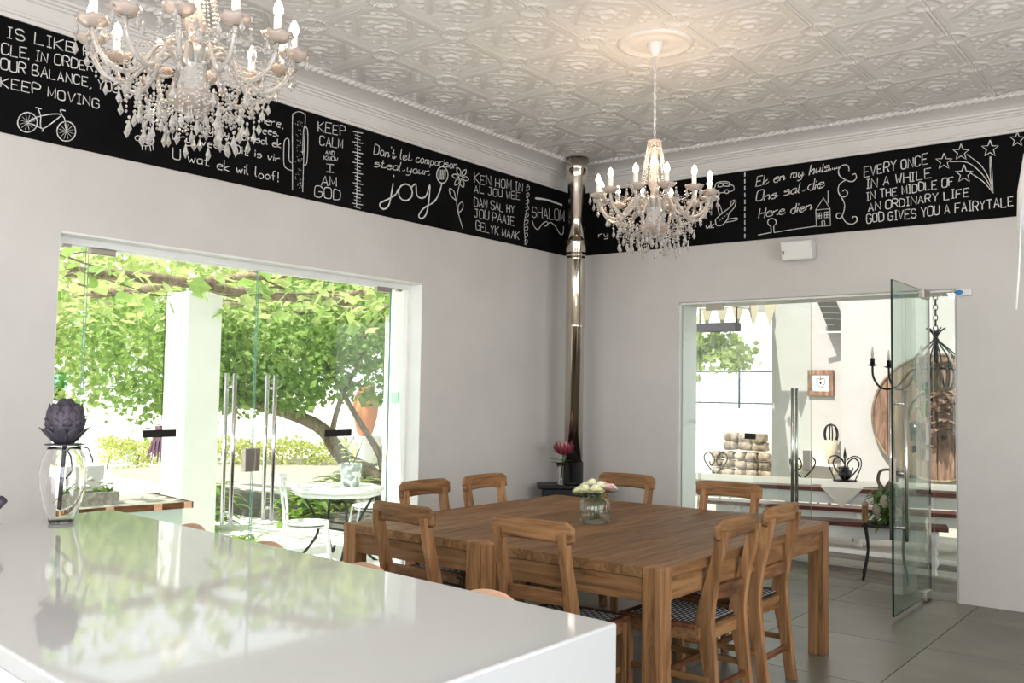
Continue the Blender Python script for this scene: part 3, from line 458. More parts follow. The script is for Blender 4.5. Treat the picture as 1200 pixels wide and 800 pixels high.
blacksign(d4, (3.262, -.36, 1.13), .11, .05, 0)
build('sticker', lambda bm: [box2(bm, (3.2775, -.10, a), (3.2795, -.02, b)) for a, b in ((1.50, 1.62), (1.36, 1.48))], 'sticker', d4)
build('sticker', lambda bm: [box2(bm, (3.2775, -.10, a), (3.2795, -.02, b)) for a, b in ((1.16, 1.32), (1.03, 1.12))], 'plastic_white', d4)
tag(build('door_sensor', lambda bm: bx(bm, (0, 0, 0), (.11, .03, .05)), 'plastic_white', loc=(3.53, -.016, 2.292), bev=.004), 'small white door closer box with blue end beside the open glass door', 'sensor')
build('blue_end', lambda bm: ball(bm, (-.03, -.017, 0), (.03, .004, .018), 12), 'blue', bpy.data.objects['door_sensor'])
# loudspeaker under the frieze
sp = thing('wall_speaker', 'white wedge-shaped wall speaker tilted down under the chalkboard band', 'speaker', (2.29, -.07, 2.70))
def spk(bm):
    prism(bm, [(-.0, .085), (-.07, .07), (-.035, -.085), (.05, -.07), (.05, .06)], .26, lambda u, v, w_: Vector((w_-.13, u, v)))
build('speaker_body', spk, 'plastic_white', sp, bev=.008)
build('grille', lambda bm: bx(bm, (0, -.056, -.008), (.235, .006, .135), Matrix.Rotation(radians(13), 3, 'X')), 'white_paint', sp)
build('badge', lambda bm: bx(bm, (-.105, -.058, -.02), (.012, .008, .03), Matrix.Rotation(radians(13), 3, 'X')), 'black_label', sp)
build('mounting_bracket', B((-.03, .04, -.03), (.03, .07, .03)), 'brushed', sp)

# ================================================================ STOVE AND FLUE
PX, PY = .345, -.455
st = thing('wood_stove', 'black cast iron stove in the corner behind the dining tables', 'stove', (PX, PY, 0), radians(38))
build('stove_top', lambda bm: bx(bm, (0, 0, .655), (.64, .37, .035)), 'black_iron', st, bev=.012, seg=3)
build('stove_body', lambda bm: bx(bm, (0, 0, .40), (.56, .32, .475)), 'black_iron', st, bev=.01)
build('stove_door', lambda bm: (bx(bm, (0, -.172, .42), (.40, .022, .34))), 'black_iron', st, bev=.006)
build('door_glass', lambda bm: bx(bm, (0, -.186, .43), (.30, .006, .22)), 'black_gloss', st)
build('door_handle', lambda bm: tube(bm, [(.17, -.185, .36), (.17, -.215, .38), (.17, -.215, .46), (.17, -.185, .48)], .008), 'chrome', st)
for x in (-1, 1):
    for y in (-1, 1): build('leg', lambda bm: lathe(bm, [(.025, 0), (.018, .03), (.022, .165)], 10, (x*.24, y*.12, 0)), 'black_iron', st)
fp = thing('flue_pipe', 'polished steel flue pipe rising from the black stove to the ceiling', 'flue pipe', (PX, PY, .672))
build('pipe_collar', lambda bm: lathe(bm, [(.098, .0), (.098, .02), (.092, .02), (.092, .20), (.088, .20)], 28), 'black_gloss', fp)
build('lower_pipe', lambda bm: lathe(bm, [(.083, .20), (.083, 1.42), (.086, 1.425), (.086, 1.45), (.083, 1.455), (.083, 2.04), (.087, 2.045), (.087, 2.075)], 28), 'steel', fp)
build('pipe_ring', lambda bm: lathe(bm, [(.087, 2.075), (.090, 2.08), (.090, 2.10), (.086, 2.105), (.088, 2.115), (.107, 2.20), (.107, 2.215), (.075, 2.215)], 28), 'steel', fp)
build('upper_pipe', lambda bm: lathe(bm, [(.071, 2.21), (.071, 2.44), (.074, 2.60), (.085, 2.72), (.098, 2.80), (.10, 2.87), (.104, 2.875), (.104, 2.99)], 28), 'steel', fp)
# protea in a glass on the stove
def glass_wall(bm, prof, th=.003, n=28):
    out = list(prof); inn = [(max(r-th, .001), z+(th if i == 0 else 0)) for i, (r, z) in enumerate(prof)][::-1]
    lathe(bm, [(.0005, out[0][1])]+out+inn+[(.0005, inn[-1][1])], n, cap=False)
VX, VY = .345-.27*cos(radians(38))+.12*.62*1.2, -.455-.20*sin(radians(38))-.0
pv = thing('glass_vase', 'slim waisted clear glass vase holding one protea on the stove top', 'vase', (.335, -.635, .673))
build('vase_wall', lambda bm: glass_wall(bm, [(.036, 0), (.030, .01), (.024, .06), (.023, .10), (.030, .15), (.044, .20)]), 'glass_clear', pv)
pr = thing('protea_flower', 'single dark red king protea with pink centre above the stove', 'flower', (.335, -.635, .69))
build('stem', lambda bm: tube(bm, [(0, 0, 0), (.01, 0, .12), (.02, .01, .26)], .007), 'stem_green', pr)
build('centre', lambda bm: ball(bm, (.02, .01, .325), (.055, .055, .05), 14), 'protea_pink', pr)
def bracts(bm):
    for ring, (k, r0, r1, z0, z1) in enumerate(((14, .035, .085, .262, .375), (12, .03, .105, .255, .35), (10, .02, .10, .25, .30))):
        for i in range(k):
            a = 2*pi*(i+.5*ring)/k; d = Vector((cos(a), sin(a), 0)); s = Vector((-sin(a), cos(a), 0)); b = Vector((.02, .01, 0))
            p = [b+d*r0+Vector((0, 0, z0)), b+d*(r0+r1)*.6+Vector((0, 0, (z0+z1)/2)), b+d*r1*.93+Vector((0, 0, z1))]
            v = [bm.verts.new(p[0]-s*.006), bm.verts.new(p[0]+s*.006), bm.verts.new(p[1]+s*.013), bm.verts.new(p[1]-s*.013), bm.verts.new(p[2]), bm.verts.new(p[1]+d*.008)]
            bm.faces.new((v[0], v[1], v[2], v[3])); bm.faces.new((v[3], v[2], v[4])); bm.faces.new((v[0], v[3], v[5])); bm.faces.new((v[1], v[5], v[2])); bm.faces.new((v[3], v[4], v[5])); bm.faces.new((v[2], v[5], v[4]))
build('bracts', bracts, 'protea_red', pr)
def bigleaf(bm, a, L, wd, z, c=(0, 0, 0), droop=.4, lift=.5):
    d = Vector((cos(a), sin(a), 0)); s = Vector((-sin(a), cos(a), 0)); pr_ = None
    for i in range(7):
        t = i/6; p = Vector(c)+d*L*t+Vector((0, 0, z+L*lift*t-L*droop*t*t)); ww = wd*sin(pi*min(.97, t*.9+.08)); q = [bm.verts.new(p-s*ww), bm.verts.new(p+Vector((0, 0, -ww*.3))), bm.verts.new(p+s*ww)]
        if pr_: bm.faces.new((pr_[0], pr_[1], q[1], q[0])); bm.faces.new((pr_[1], pr_[2], q[2], q[1]))
        pr_ = q
for a, z in ((3.9, .20), (3.4, .17), (5.6, .2), (.4, .19)): build('leaf', lambda bm: bigleaf(bm, a, .11, .018, z), 'leaf_dark', pr)

# ================================================================ DINING TABLES
TZ = .765
def dining_table(label, x0, x1):
    y0, y1 = -4.01, -1.985; t = thing('dining_table', label, 'table', ((x0+x1)/2, (y0+y1)/2, 0)); cx, cy_ = (x0+x1)/2, (y0+y1)/2; hx, hy = (x1-x0)/2, (y1-y0)/2; L = .092
    for sx in (-1, 1):
        for sy in (-1, 1): build('leg', lambda bm: bx(bm, (sx*(hx-L/2), sy*(hy-L/2), TZ/2), (L, L, TZ)), 'oak_z', t, bev=.004)
    W_ = 2*(hx-L)/5; cuts = [(-hx, L)]+[(-hx+L+W_*k, W_) for k in range(5)]+[(hx-L, L)]
    for k, (a, pw) in enumerate(cuts):
        e = L+.0015 if k in (0, 6) else 0
        build('plank', lambda bm: bx(bm, (0, 0, 0), (pw-.0012, 2*(hy-e)-.001, .045)), 'oak', t, loc=(a+pw/2, 0, TZ-.0235-random.uniform(0, .0006)), bev=.0012, seg=1)
    for sy in (-1, 1): build('apron', lambda bm: bx(bm, (0, sy*(hy-.034), TZ-.052-.05), (2*hx-2*L, .024, .10)), 'oak_x', t, bev=.002)
    for sx in (-1, 1): build('apron', lambda bm: bx(bm, (sx*(hx-.034), 0, TZ-.052-.05), (.024, 2*hy-2*L, .10)), 'oak', t, bev=.002)
    return t
dining_table('long oak plank dining table on the left, nearest the garden doors', 1.24, 2.218)
dining_table('long oak plank dining table on the right with the flower vase', 2.222, 3.205)

# ================================================================ CHAIRS (local: seat faces +y, back at -y)
def make_chair():
    t = thing('dining_chair', '', 'chair'); SZ = .445
    def side(s):
        def fn(bm):
            P = [(-.265, 0), (-.235, .20), (-.205, .40), (-.20, .48), (-.225, .62), (-.262, .76), (-.285, .885)]; pr_ = None
            for (y, z) in [(p.x, p.y) for p in catmull([(a, b, 0) for a, b in P], 4)]:
                dp = .028+.014*math.exp(-((z-.44)/.16)**2); q = [bm.verts.new((s*.176+a*.0195, y+b*dp, z)) for a, b in ((-1, -1), (1, -1), (1, 1), (-1, 1))]
                if pr_:
                    for k in range(4): bm.faces.new((pr_[k], pr_[(k+1) % 4], q[(k+1) % 4], q[k]))
                else: bm.faces.new(q[::-1])
                pr_ = q
            bm.faces.new(pr_)
        return fn
    for s in (-1, 1): build('rear_post', side(s), 'oak_z', t, bev=.005)
    for s in (-1, 1): build('leg', lambda bm: bx(bm, (s*.195, .195, .212), (.038, .038, .424)), 'oak_z', t, bev=.004)
    def rail(bm):
        n = 12; pr_ = None
        for i in range(n+1):
            u = -1+2*i/n; x = u*.228; y = -.268-.022*(1-u*u); tz = .94-.006*abs(u)**3; bz = .832+.014*(1-u*u)
            if abs(u) > .99: tz -= .018; bz += .016
            q = [bm.verts.new((x, y-.013, bz)), bm.verts.new((x, y+.013, bz)), bm.verts.new((x, y+.007, tz)), bm.verts.new((x, y-.019, tz))]
            if pr_:
                for k in range(4): bm.faces.new((pr_[k], pr_[(k+1) % 4], q[(k+1) % 4], q[k]))
            else: bm.faces.new(q[::-1])
            pr_ = q
        bm.faces.new(pr_)
    build('top_rail', rail, 'oak_x', t, bev=.012)
    def mid(bm):
        n = 10; pr_ = None
        for i in range(n+1):
            u = -1+2*i/n; x = u*.17; y = -.222-.018*(1-u*u); q = [bm.verts.new((x, y-.010, .563)), bm.verts.new((x, y+.010, .563)), bm.verts.new((x, y+.008, .62+.008*(1-u*u))), bm.verts.new((x, y-.012, .62+.008*(1-u*u)))]
            if pr_:
                for k in range(4): bm.faces.new((pr_[k], pr_[(k+1) % 4], q[(k+1) % 4], q[k]))
            else: bm.faces.new(q[::-1])
            pr_ = q
        bm.faces.new(pr_)
    build('cross_rail', mid, 'oak_mid', t, bev=.003)
    def frame(bm):
        bx(bm, (0, .212, SZ-.038), (.352, .026, .062)); bx(bm, (0, -.19, SZ-.04), (.34, .026, .065))
        for s in (-1, 1): bx(bm, (s*.196, 0, SZ-.038), (.026, .37, .062))
    build('seat_frame', frame, 'oak_x', t, bev=.003)
    def rim(bm):
        bx(bm, (0, .213, SZ+.001), (.45, .036, .018)); 
        for s in (-1, 1): bx(bm, (s*.208, .01, SZ+.001), (.034, .37, .018))
    build('seat_rim', rim, 'oak_dark', t, bev=.004)
    build('seat', lambda bm: bx(bm, (0, .005, SZ+.003), (.385, .382, .014)), 'webbing', t, bev=.004)
    for s in (-1, 1): build('stretcher', lambda bm: bx(bm, (s*.192, -.02, .21), (.018, .41, .028)), 'oak', t, bev=.002)
    build('stretcher', lambda bm: bx(bm, (0, -.02, .22), (.37, .018, .028)), 'oak_dark', t, bev=.002)
    build('stretcher', lambda bm: bx(bm, (0, -.238, .17), (.34, .018, .028)), 'oak_dark', t, bev=.002)
    return t
ch = make_chair(); G = 'oak dining chairs around the joined tables'
spots = [(1.87, -3.90, -.07, 'oak chair with woven seat at the near side, left one beside the counter'),
         (2.62, -3.87, .02, 'oak chair with knotty split top rail at the near side, right one beside the counter'),
         (2.99, -3.39, pi/2, 'oak chair at the right end of the table, closer to the camera'),
         (2.965, -2.80, pi/2, 'oak chair at the right end of the table, closer to the open glass door'),
         (1.375, -3.22, -pi/2, 'oak chair behind the table by the garden door, left of the pair'),
         (1.375, -2.63, -pi/2, 'oak chair behind the table against the plain wall, right of the pair'),
         (1.74, -2.12, pi, 'oak chair on the far side half hidden behind the flower vase'),
         (2.52, -2.15, pi, 'oak chair on the far side in front of the closed patio door')]
for i, (x, y, rz, lb) in enumerate(spots):
    if i: dup(ch, (x, y, 0), rz, lb, G)
CH0 = spots[0]; ch.location = (CH0[0], CH0[1], 0); ch.rotation_euler = (0, 0, CH0[2]); ch['label'] = CH0[3]; ch['group'] = G

# ================================================================ VASE WITH ROSES ON THE TABLE
fv = thing('glass_jar', 'squat ribbed clear glass jar standing on the dining table', 'jar', (2.235, -3.02, TZ))
def ribbed(bm):
    n = 64; prof = [(.072, .0), (.080, .006), (.082, .05), (.082, .105), (.072, .128), (.046, .140), (.038, .147), (.041, .155)]
    def ring(r, z, rib): return [bm.verts.new(((r+(.004*cos(16*2*pi*k/n) if rib else 0))*cos(2*pi*k/n), (r+(.004*cos(16*2*pi*k/n) if rib else 0))*sin(2*pi*k/n), z)) for k in range(n)]
    rs = [ring(.0005, 0, 0)]+[ring(r, z, i < 5) for i, (r, z) in enumerate(prof)]+[ring(r-.004, max(z, .006), 0) for r, z in prof[::-1]]+[ring(.0005, .006, 0)]
    for a, b in zip(rs, rs[1:]):
        for k in range(n): bm.faces.new((a[k], a[(k+1) % n], b[(k+1) % n], b[k])).smooth = True
build('jar_wall', ribbed, 'vase_glass', fv)
def rose(bm, c, r):
    ball(bm, (c[0], c[1], c[2]-.05*r), (.56*r, .56*r, .5*r), 10)
    for ring, (n, rr, hh, op) in enumerate(((3, .34, .34, .15), (4, .58, .34, .45), (5, .82, .26, .8), (6, 1.04, .06, 1.1))):
        for i in range(n):
            a = 2*pi*(i+.37*ring)/n+random.uniform(-.2, .2); d = Vector((cos(a), sin(a), 0)); s = Vector((-sin(a), cos(a), 0)); g = []
            for u in range(4):
                t = u/3; row = []
                for v_ in range(4):
                    q = (v_/3-.5)*2; wd = rr*.85*sin(pi*(.25+.6*t))
                    p = Vector(c)+(d*(rr*(.25+.75*sin(t*pi/2*.95)-.16*q*q))+s*q*wd+Vector((0, 0, -.5+(hh+.55)*t-op*.25*t*t-.08*q*q)))*r
                    row.append(bm.verts.new(p))
                g.append(row)
            for u in range(3):
                for v_ in range(3): bm.faces.new((g[u][v_], g[u][v_+1], g[u+1][v_+1], g[u+1][v_])).smooth = True
RL = ['cream rose at the left front of the bouquet in the jar', 'cream rose at the very top of the bouquet in the jar', 'big cream rose low in the middle of the bouquet', 'small cream rose farthest left in the bouquet', 'cream rose touching the pale pink rose', '', '', 'white rose behind the pale pink rose in the jar', 'cream rose at the back left of the bouquet']
fl_spots = [(-.055, -.02, .185, .042, 'petal_cream'), (-.015, .02, .215, .040, 'petal_cream'), (.0, -.045, .19, .043, 'petal_cream'), (-.09, .0, .175, .034, 'petal_cream'), (.03, -.01, .205, .040, 'petal_cream'), (.07, .0, .195, .036, 'petal_pink'), (.095, .04, .19, .033, 'petal_white'), (.05, .05, .20, .034, 'petal_white'), (-.05, .05, .195, .036, 'petal_cream')]
for i, (x, y, z, r, m) in enumerate(fl_spots):
    z += .012; r *= 1.16
    lb = {'petal_cream': 'cream rose in the bouquet in the ribbed jar', 'petal_pink': 'pale pink rose on the right of the bouquet in the ribbed jar', 'petal_white': 'white rose at the far right of the bouquet in the ribbed jar'}[m]
    lb = RL[i] or lb
    xx, yy = x*cos(.66)-y*sin(.66), x*sin(.66)+y*cos(.66)
    rt = thing('rose', lb, 'flower', (2.235+xx, -3.02+yy, TZ+z), 0, {'petal_cream': 'roses of the bouquet', 'petal_pink': 'roses of the bouquet', 'petal_white': 'roses of the bouquet'}[m])
    build('blossom', lambda bm: rose(bm, (0, 0, 0), r), m, rt)
    build('stem', lambda bm: tube(bm, [(0, 0, -.012), (-xx*.6, -yy*.6, -z+.11), (-xx*.75, -yy*.75, -z+.02)], .0025, 6), 'stem_green', rt)
    build('leaf', lambda bm: [bigleaf(bm, random.uniform(0, 6.3), .045, .012, -.035, (random.uniform(-.01, .01), 0, 0)) for _ in range(3)], 'leaf_dark', rt)

# ================================================================ COUNTER
CZ = 1.0
co = thing('kitchen_counter', 'glossy white stone island counter filling the foreground', 'counter', (2.9, -6.1, 0))
A_, B_, C_, D_ = (1.53, -5.52), (4.05, -5.745), (4.055, -6.775), (1.75, -6.53)
loc = lambda p: (p[0]-2.9, p[1]+6.1)
def slab(bm):
    # one piece: top and waterfall end, mitred
    def yb(x): return -5.52-.225*(x-1.53)/2.52
    def yf(x): return -6.53-.245*(x-1.75)/2.305
    T = .042; prof = [(0, CZ), (4.05, CZ), (4.05, 0), (4.008, 0), (4.008, CZ-T), (0, CZ-T)]
    def ring(fn, xl): return [bm.verts.new(((x or xl)-2.9, fn(x or xl)+6.1, z)) for x, z in prof]
    a = ring(yb, 1.53); b = ring(yf, 1.75)
    bm.faces.new(a); bm.faces.new(b[::-1])
    for k in range(6): bm.faces.new((a[k], a[(k+1) % 6], b[(k+1) % 6], b[k]))
build('worktop', slab, 'quartz', co, bev=.006, seg=3)
build('cabinet_body', lambda bm: prism(bm, [loc(p) for p in ((1.9, -6.45), (3.994, -6.66), (3.994, -6.05), (1.8, -5.86))], .86, lambda u, v, w_: Vector((u, v, w_+.08))), 'white_paint', co)
for k in range(3):
    a = (1.93+k*.69, -6.458-k*.072); b = (a[0]+.68, a[1]-.0705)
    dr = build('drawer', lambda bm: prism(bm, [loc(p) for p in (a, (a[0], a[1]-.02), (b[0], b[1]-.02), b)], .20, lambda u, v, w_: Vector((u, v, .72+w_))), 'plastic_white', co, bev=.003)
    m = loc(((a[0]+b[0])/2, (a[1]+b[1])/2)); build('handle', lambda bm: tube(bm, [(m[0]-.1, m[1]-.045, .86), (m[0]+.1, m[1]-.065, .86)], .006), 'chrome', dr)
    build('door', lambda bm: prism(bm, [loc(p) for p in (a, (a[0], a[1]-.02), (b[0], b[1]-.02), b)], .60, lambda u, v, w_: Vector((u, v, .10+w_))), 'plastic_white', co, bev=.003)
# bar stools tucked behind
def make_stool():
    t = thing('bar_stool', '', 'stool')
    def shell(bm):
        n = 14; g = []
        for i in range(n+1):
            u = -1+2*i/n; row = []
            for v, (y, z) in enumerate(((-.16, .70), (-.05, .685), (.08, .69), (.145, .72), (.165, .79), (.17, .87), (.172, .965-.05*abs(u)**2.2))):
                cu = .035*u*u if v > 3 else 0; zz = z+(.02*u*u if v < 4 else 0)
                row.append(bm.verts.new((u*(.19 if v < 4 else .155), y-cu, zz)))
            g.append(row)
        for i in range(n):
            for j in range(6): bm.faces.new((g[i][j], g[i][j+1], g[i+1][j+1], g[i+1][j])).smooth = True
    s = build('seat_shell', shell, 'ply', t); so = s.modifiers.new('thickness', 'SOLIDIFY'); so.thickness = .012
    for x in (-1, 1):
        for y in (-1, 1): build('leg', lambda bm: tube(bm, [(x*.12, y*.11, .684), (x*.19, y*.18, 0)], .011), 'chrome', t)
    build('footrest', lambda bm: tube(bm, [(.172*cos(a), .165*sin(a), .28) for a in [2*pi*k/20 for k in range(21)]], .008, 6), 'chrome', t)
    return t
sto = make_stool(); names = ['farthest left, near the garden window', 'second from the left end', 'third from the left end', 'nearest the dining chairs and counter corner']
for i, (x, y) in enumerate(((1.90, -5.60), (2.45, -5.66), (2.99, -5.71), (3.52, -5.755))):
    lb = 'plywood bar stool tucked behind the white counter, '+names[i]; g = 'plywood stools behind the counter'
    if i: dup(sto, (x, y+.05, 0), -.09, lb, g)
    else: sto.location = (x, y+.05, 0); sto.rotation_euler = (0, 0, -.09); sto['label'] = lb; sto['group'] = g
# glass vase with metal artichoke flower
cv = thing('tall_glass_vase', 'rounded clear glass vase standing at the far end of the white counter', 'vase', (1.775, -5.842, CZ))
build('vase_wall', lambda bm: glass_wall(bm, [(.038, 0), (.042, .004), (.046, .02), (.064, .07), (.079, .14), (.080, .19), (.072, .235), (.058, .262), (.056, .272)], .004, 36), 'glass_clear', cv)
build('vase_base', lambda bm: lathe(bm, [(.0005, .001), (.040, .001), (.043, .012), (.0005, .016)], 30, cap=False), 'glass_clear', cv)
af = thing('metal_flower', 'dark grey metal artichoke flower with layered petals standing in the vase', 'ornament', (1.775, -5.842, CZ))
def petal(bm, a, z, r, L, wd, tilt):
    d = Vector((cos(a), sin(a), 0)); s = Vector((-sin(a), cos(a), 0)); prof = [(0, .55), (.2, .85), (.45, 1), (.7, .9), (.88, .6), (1, .12)]; pr_ = None
    for t, ww in prof:
        out = r*(1-.1*t)+tilt*L*t; p = Vector((0, 0, z+L*t*math.sqrt(max(.05, 1-tilt*tilt))))+d*(out-.16*L*max(0, t-.5)); q = [bm.verts.new(p-s*wd*ww-d*wd*ww*.35), bm.verts.new(p), bm.verts.new(p+s*wd*ww-d*wd*ww*.35)]
        if pr_: bm.faces.new((pr_[0], pr_[1], q[1], q[0])).smooth = True; bm.faces.new((pr_[1], pr_[2], q[2], q[1])).smooth = True
        pr_ = q
for ring, (n, z, r, L, wd, tl) in enumerate(((9, .285, .030, .088, .025, .74), (9, .298, .045, .088, .028, .42), (9, .322, .064, .085, .030, .14), (8, .350, .068, .080, .031, .0), (6, .380, .050, .072, .030, -.30))):
    for i in range(n):
        o = build('petal', lambda bm: petal(bm, 2*pi*(i+.5*(ring % 2))/n, z, r, L, wd, tl), 'slate_metal', af); so = o.modifiers.new('thickness', 'SOLIDIFY'); so.thickness = .0015
build('core', lambda bm: ball(bm, (0, 0, .36), (.04, .04, .075), 14), 'slate_metal', af)
build('disc', lambda bm: lathe(bm, [(.0005, .280), (.066, .281), (.066, .284), (.0005, .285)], 24, cap=False), 'slate_metal', af)
build('stem', lambda bm: bx(bm, (-.008, 0, .165), (.022, .006, .235), Matrix.Rotation(radians(5), 3, 'Y')), 'slate_metal', af)
build('curled_leaf', lambda bm: tube(bm, [(.0, 0, .278), (.03, .01, .24), (.035, .015, .19), (.02, .0, .16)], .003, 6), 'slate_metal', af)
build('curled_leaf', lambda bm: tube(bm, [(.05, 0, .286), (.075, .05, .27), (.09, .06, .23), (.09, .06, .22)], .003, 6), 'slate_metal', af)
build('leaf', lambda bm: bigleaf(bm, .7, .09, .010, .07, (-.03, -.02, 0), 0, .9), 'slate_metal', af)
# dark spatula-like utensil leaning at the frame edge
ut = thing('utensil', 'dark grey utensil handle lying at the far left edge of the counter', 'utensil', (1.86, -6.14, CZ))
build('handle', lambda bm: tube(bm, [(-.10, -.06, .012), (-.03, -.02, .045), (.03, .022, .095), (.050, .036, .118)], .017, 12, taper=[.7, .9, 1, .9]), 'slate_metal', ut)
build('head', lambda bm: ball(bm, (-.115, -.07, .018), (.045, .045, .018), 14), 'slate_metal', ut)
# ================================================================ CHANDELIERS
def drop(bm, c, L=.045, w_=.011):
    x, y, z = c; n = 6
    top = bm.verts.new((x, y, z)); bot = bm.verts.new((x, y, z-L)); rg = []
    for r, t in ((w_*.45, .25), (w_, .62)): rg.append([bm.verts.new((x+r*cos(2*pi*k/n), y+r*sin(2*pi*k/n), z-L*t)) for k in range(n)])
    for k in range(n):
        j = (k+1) % n; bm.faces.new((top, rg[0][k], rg[0][j])); bm.faces.new((rg[0][k], rg[1][k], rg[1][j], rg[0][j])); bm.faces.new((rg[1][k], bot, rg[1][j]))
    ball(bm, (x, y, z+.006), .006, 6)
def octa(bm, c, r):
    v = [bm.verts.new(Vector(c)+Vector(d)*r) for d in ((1, 0, 0), (0, 1, 0), (-1, 0, 0), (0, -1, 0), (0, 0, 1), (0, 0, -1))]
    for k in range(4): bm.faces.new((v[k], v[(k+1) % 4], v[4])); bm.faces.new((v[(k+1) % 4], v[k], v[5]))
def strand(bm, a, b, sag, step=.017, r=.0065):
    a, b = Vector(a), Vector(b); L = (b-a).length*1.1+sag; n = max(2, int(L/step))
    for i in range(1, n):
        t = i/n; octa(bm, a.lerp(b, t)-Vector((0, 0, sag*4*t*(1-t))), r)
def make_chandelier():
    t = thing('crystal_chandelier', '', 'chandelier')       # origin on the ceiling
    build('ceiling_cup', lambda bm: lathe(bm, [(.052, .0), (.052, -.012), (.045, -.04), (.020, -.085), (.008, -.09)], 24), 'plastic_white', t)
    def medal(bm): lathe(bm, [(.235, 0), (.232, -.014), (.205, -.022), (.19, -.010), (.15, -.008), (.13, -.016), (.10, -.012), (.06, -.010), (.05, 0)], 48)
    build('ceiling_medallion', medal, 'ceiling_paint', t)
    def chain(bm):
        n = 24; 
        for i in range(n):
            z = -.09-.022*i-.01; v = i % 2; P = [(0, 0, 0)]*0
            for k in range(9):
                a = 2*pi*k/8; h, q = .0075*cos(a), .0145*sin(a); P.append((h if v else 0, 0 if v else h, z+q))
            tube(bm, P, .0022, 5, cap=False)
        tube(bm, [(.004, 0, -.09), (-.003, .003, -.35), (.003, 0, -.62)], .0028, 6)
    build('chain', chain, 'plastic_white', t)
    build('crown', lambda bm: (lathe(bm, [(.012, -.60), (.040, -.612), (.046, -.618), (.030, -.635), (.022, -.65)], 10), lathe(bm, [(.016, -.655), (.034, -.66), (.018, -.675)], 16)), 'dish', t)
    build('centre_stem', lambda bm: lathe(bm, [(.010, -.65), (.026, -.68), (.014, -.72), (.030, -.77), (.016, -.81), (.034, -.86), (.038, -.89), (.020, -.93), (.024, -.96)], 16), 'dish', t)
    build('hub', lambda bm: lathe(bm, [(.024, -.955), (.052, -.975), (.06, -1.0), (.05, -1.03), (.042, -1.07), (.052, -1.10), (.056, -1.13), (.040, -1.16), (.012, -1.19)], 24), 'hub_glass', t)
    build('lower_bowl', lambda bm: glass_wall(bm, [(.02, -1.205), (.055, -1.19), (.085, -1.165), (.092, -1.14)], .004, 20), 'dish', t)
    R = .345; NA = 12
    def beads(bm):
        for k in range(NA):
            a = 2*pi*k/NA
            strand(bm, (.038*cos(a), .038*sin(a), -.625), (.085*cos(a), .085*sin(a), -.92), -.012, .0155, .007)          # tent from the crown
            b = 2*pi*(k+1)/NA
            if k % 2 == 0: strand(bm, (.06*cos(a), .06*sin(a), -.93), (R*cos(a), R*sin(a), -.955), .055, .02, .0062)
            strand(bm, (R*.98*cos(a), R*.98*sin(a), -.985), (R*.98*cos(b), R*.98*sin(b), -.985), .055, .019, .0062)        # swags between dishes
            strand(bm, (.235*cos(a), .235*sin(a), -1.10), (.19*cos(b), .19*sin(b), -1.10), .075, .019, .0062)
            strand(bm, (.22*cos(a), .22*sin(a), -1.09), (.07*cos(a), .07*sin(a), -1.14), .085, .019, .0062)
            strand(bm, (.235*cos(a), .235*sin(a), -1.10), (R*cos(b), R*sin(b), -1.0), .05, .019, .0062); strand(bm, (.07*cos(a), .07*sin(a), -.93), (R*.9*cos(b), R*.9*sin(b), -.99), .04, .02, .006)
            an = a+.13; strand(bm, (.12*cos(a), .12*sin(a), -1.17), (.16*cos(b), .16*sin(b), -1.20), .05, .017, .006)
            for q in range(3): an = a+.17*q; strand(bm, (R*cos(an), R*sin(an), -.98), (R*cos(an), R*sin(an), -1.03-.03*((k+q) % 3)), 0, .016, .0062)
            for (r, z0, z1) in ((.215, -1.09, -1.24), (.155, -1.12, -1.26), (.18, -1.10, -1.22), (.10, -1.15, -1.25), (.25, -1.08, -1.17)): 
                an = a+(0 if r > .2 else .26)+r; strand(bm, (r*cos(an), r*sin(an), z0), (r*cos(an), r*sin(an), z1), 0, .018, .0065)
    tag(build('bead_strands', beads, 'crystal', t), kind='stuff')
    for k in range(NA):
        a = 2*pi*k/NA; d = Vector((cos(a), sin(a), 0)); T = lambda r, z: (d.x*r, d.y*r, z)
        P = catmull([T(.05, -1.03), T(.085, -.985), T(.13, -.99), T(.17, -1.05), T(.225, -1.105), T(.29, -1.09), T(.33, -1.04), T(R, -.985)], 4)
        def armf(bm):
            tube(bm, P, .0088, 8)
            for i in range(0, len(P)-1): 
                q = P[i]; u = (P[i+1]-P[i]).normalized(); s = Vector((-d.y, d.x, 0)); n_ = s.cross(u)
                ph = i*1.3; octa(bm, q+(s*cos(ph)+n_*sin(ph))*.0085, .0048)
        ar = build('arm', armf, 'glass_arm', t)
        def dish(bm):
            n = 24; rs = []
            for r, z in ((.010, -.985), (.030, -.982), (.048, -.968), (.056, -.955), (.052, -.957), (.030, -.974), (.012, -.976)):
                rs.append([bm.verts.new(Vector(T(R, z+(.003*cos(8*2*pi*i/n) if r > .04 else 0)))+Vector((r*cos(2*pi*i/n), r*sin(2*pi*i/n), 0))*(1+(.05*cos(8*2*pi*i/n) if r > .04 else 0))) for i in range(n)])
            for x, y in zip(rs, rs[1:]):
                for i in range(n): bm.faces.new((x[i], x[(i+1) % n], y[(i+1) % n], y[i])).smooth = True
        build('drip_dish', dish, 'dish', ar)
        build('candle_sleeve', lambda bm: lathe(bm, [(.014, -.978), (.0135, -.895), (.010, -.893)], 12, T(R, 0)), 'candle', ar)
        build('bulb', lambda bm: lathe(bm, [(.009, -.893), (.0165, -.878), (.017, -.866), (.012, -.848), (.005, -.836), (.0005, -.832)], 12, T(R, 0), cap=False), 'bulb', ar)
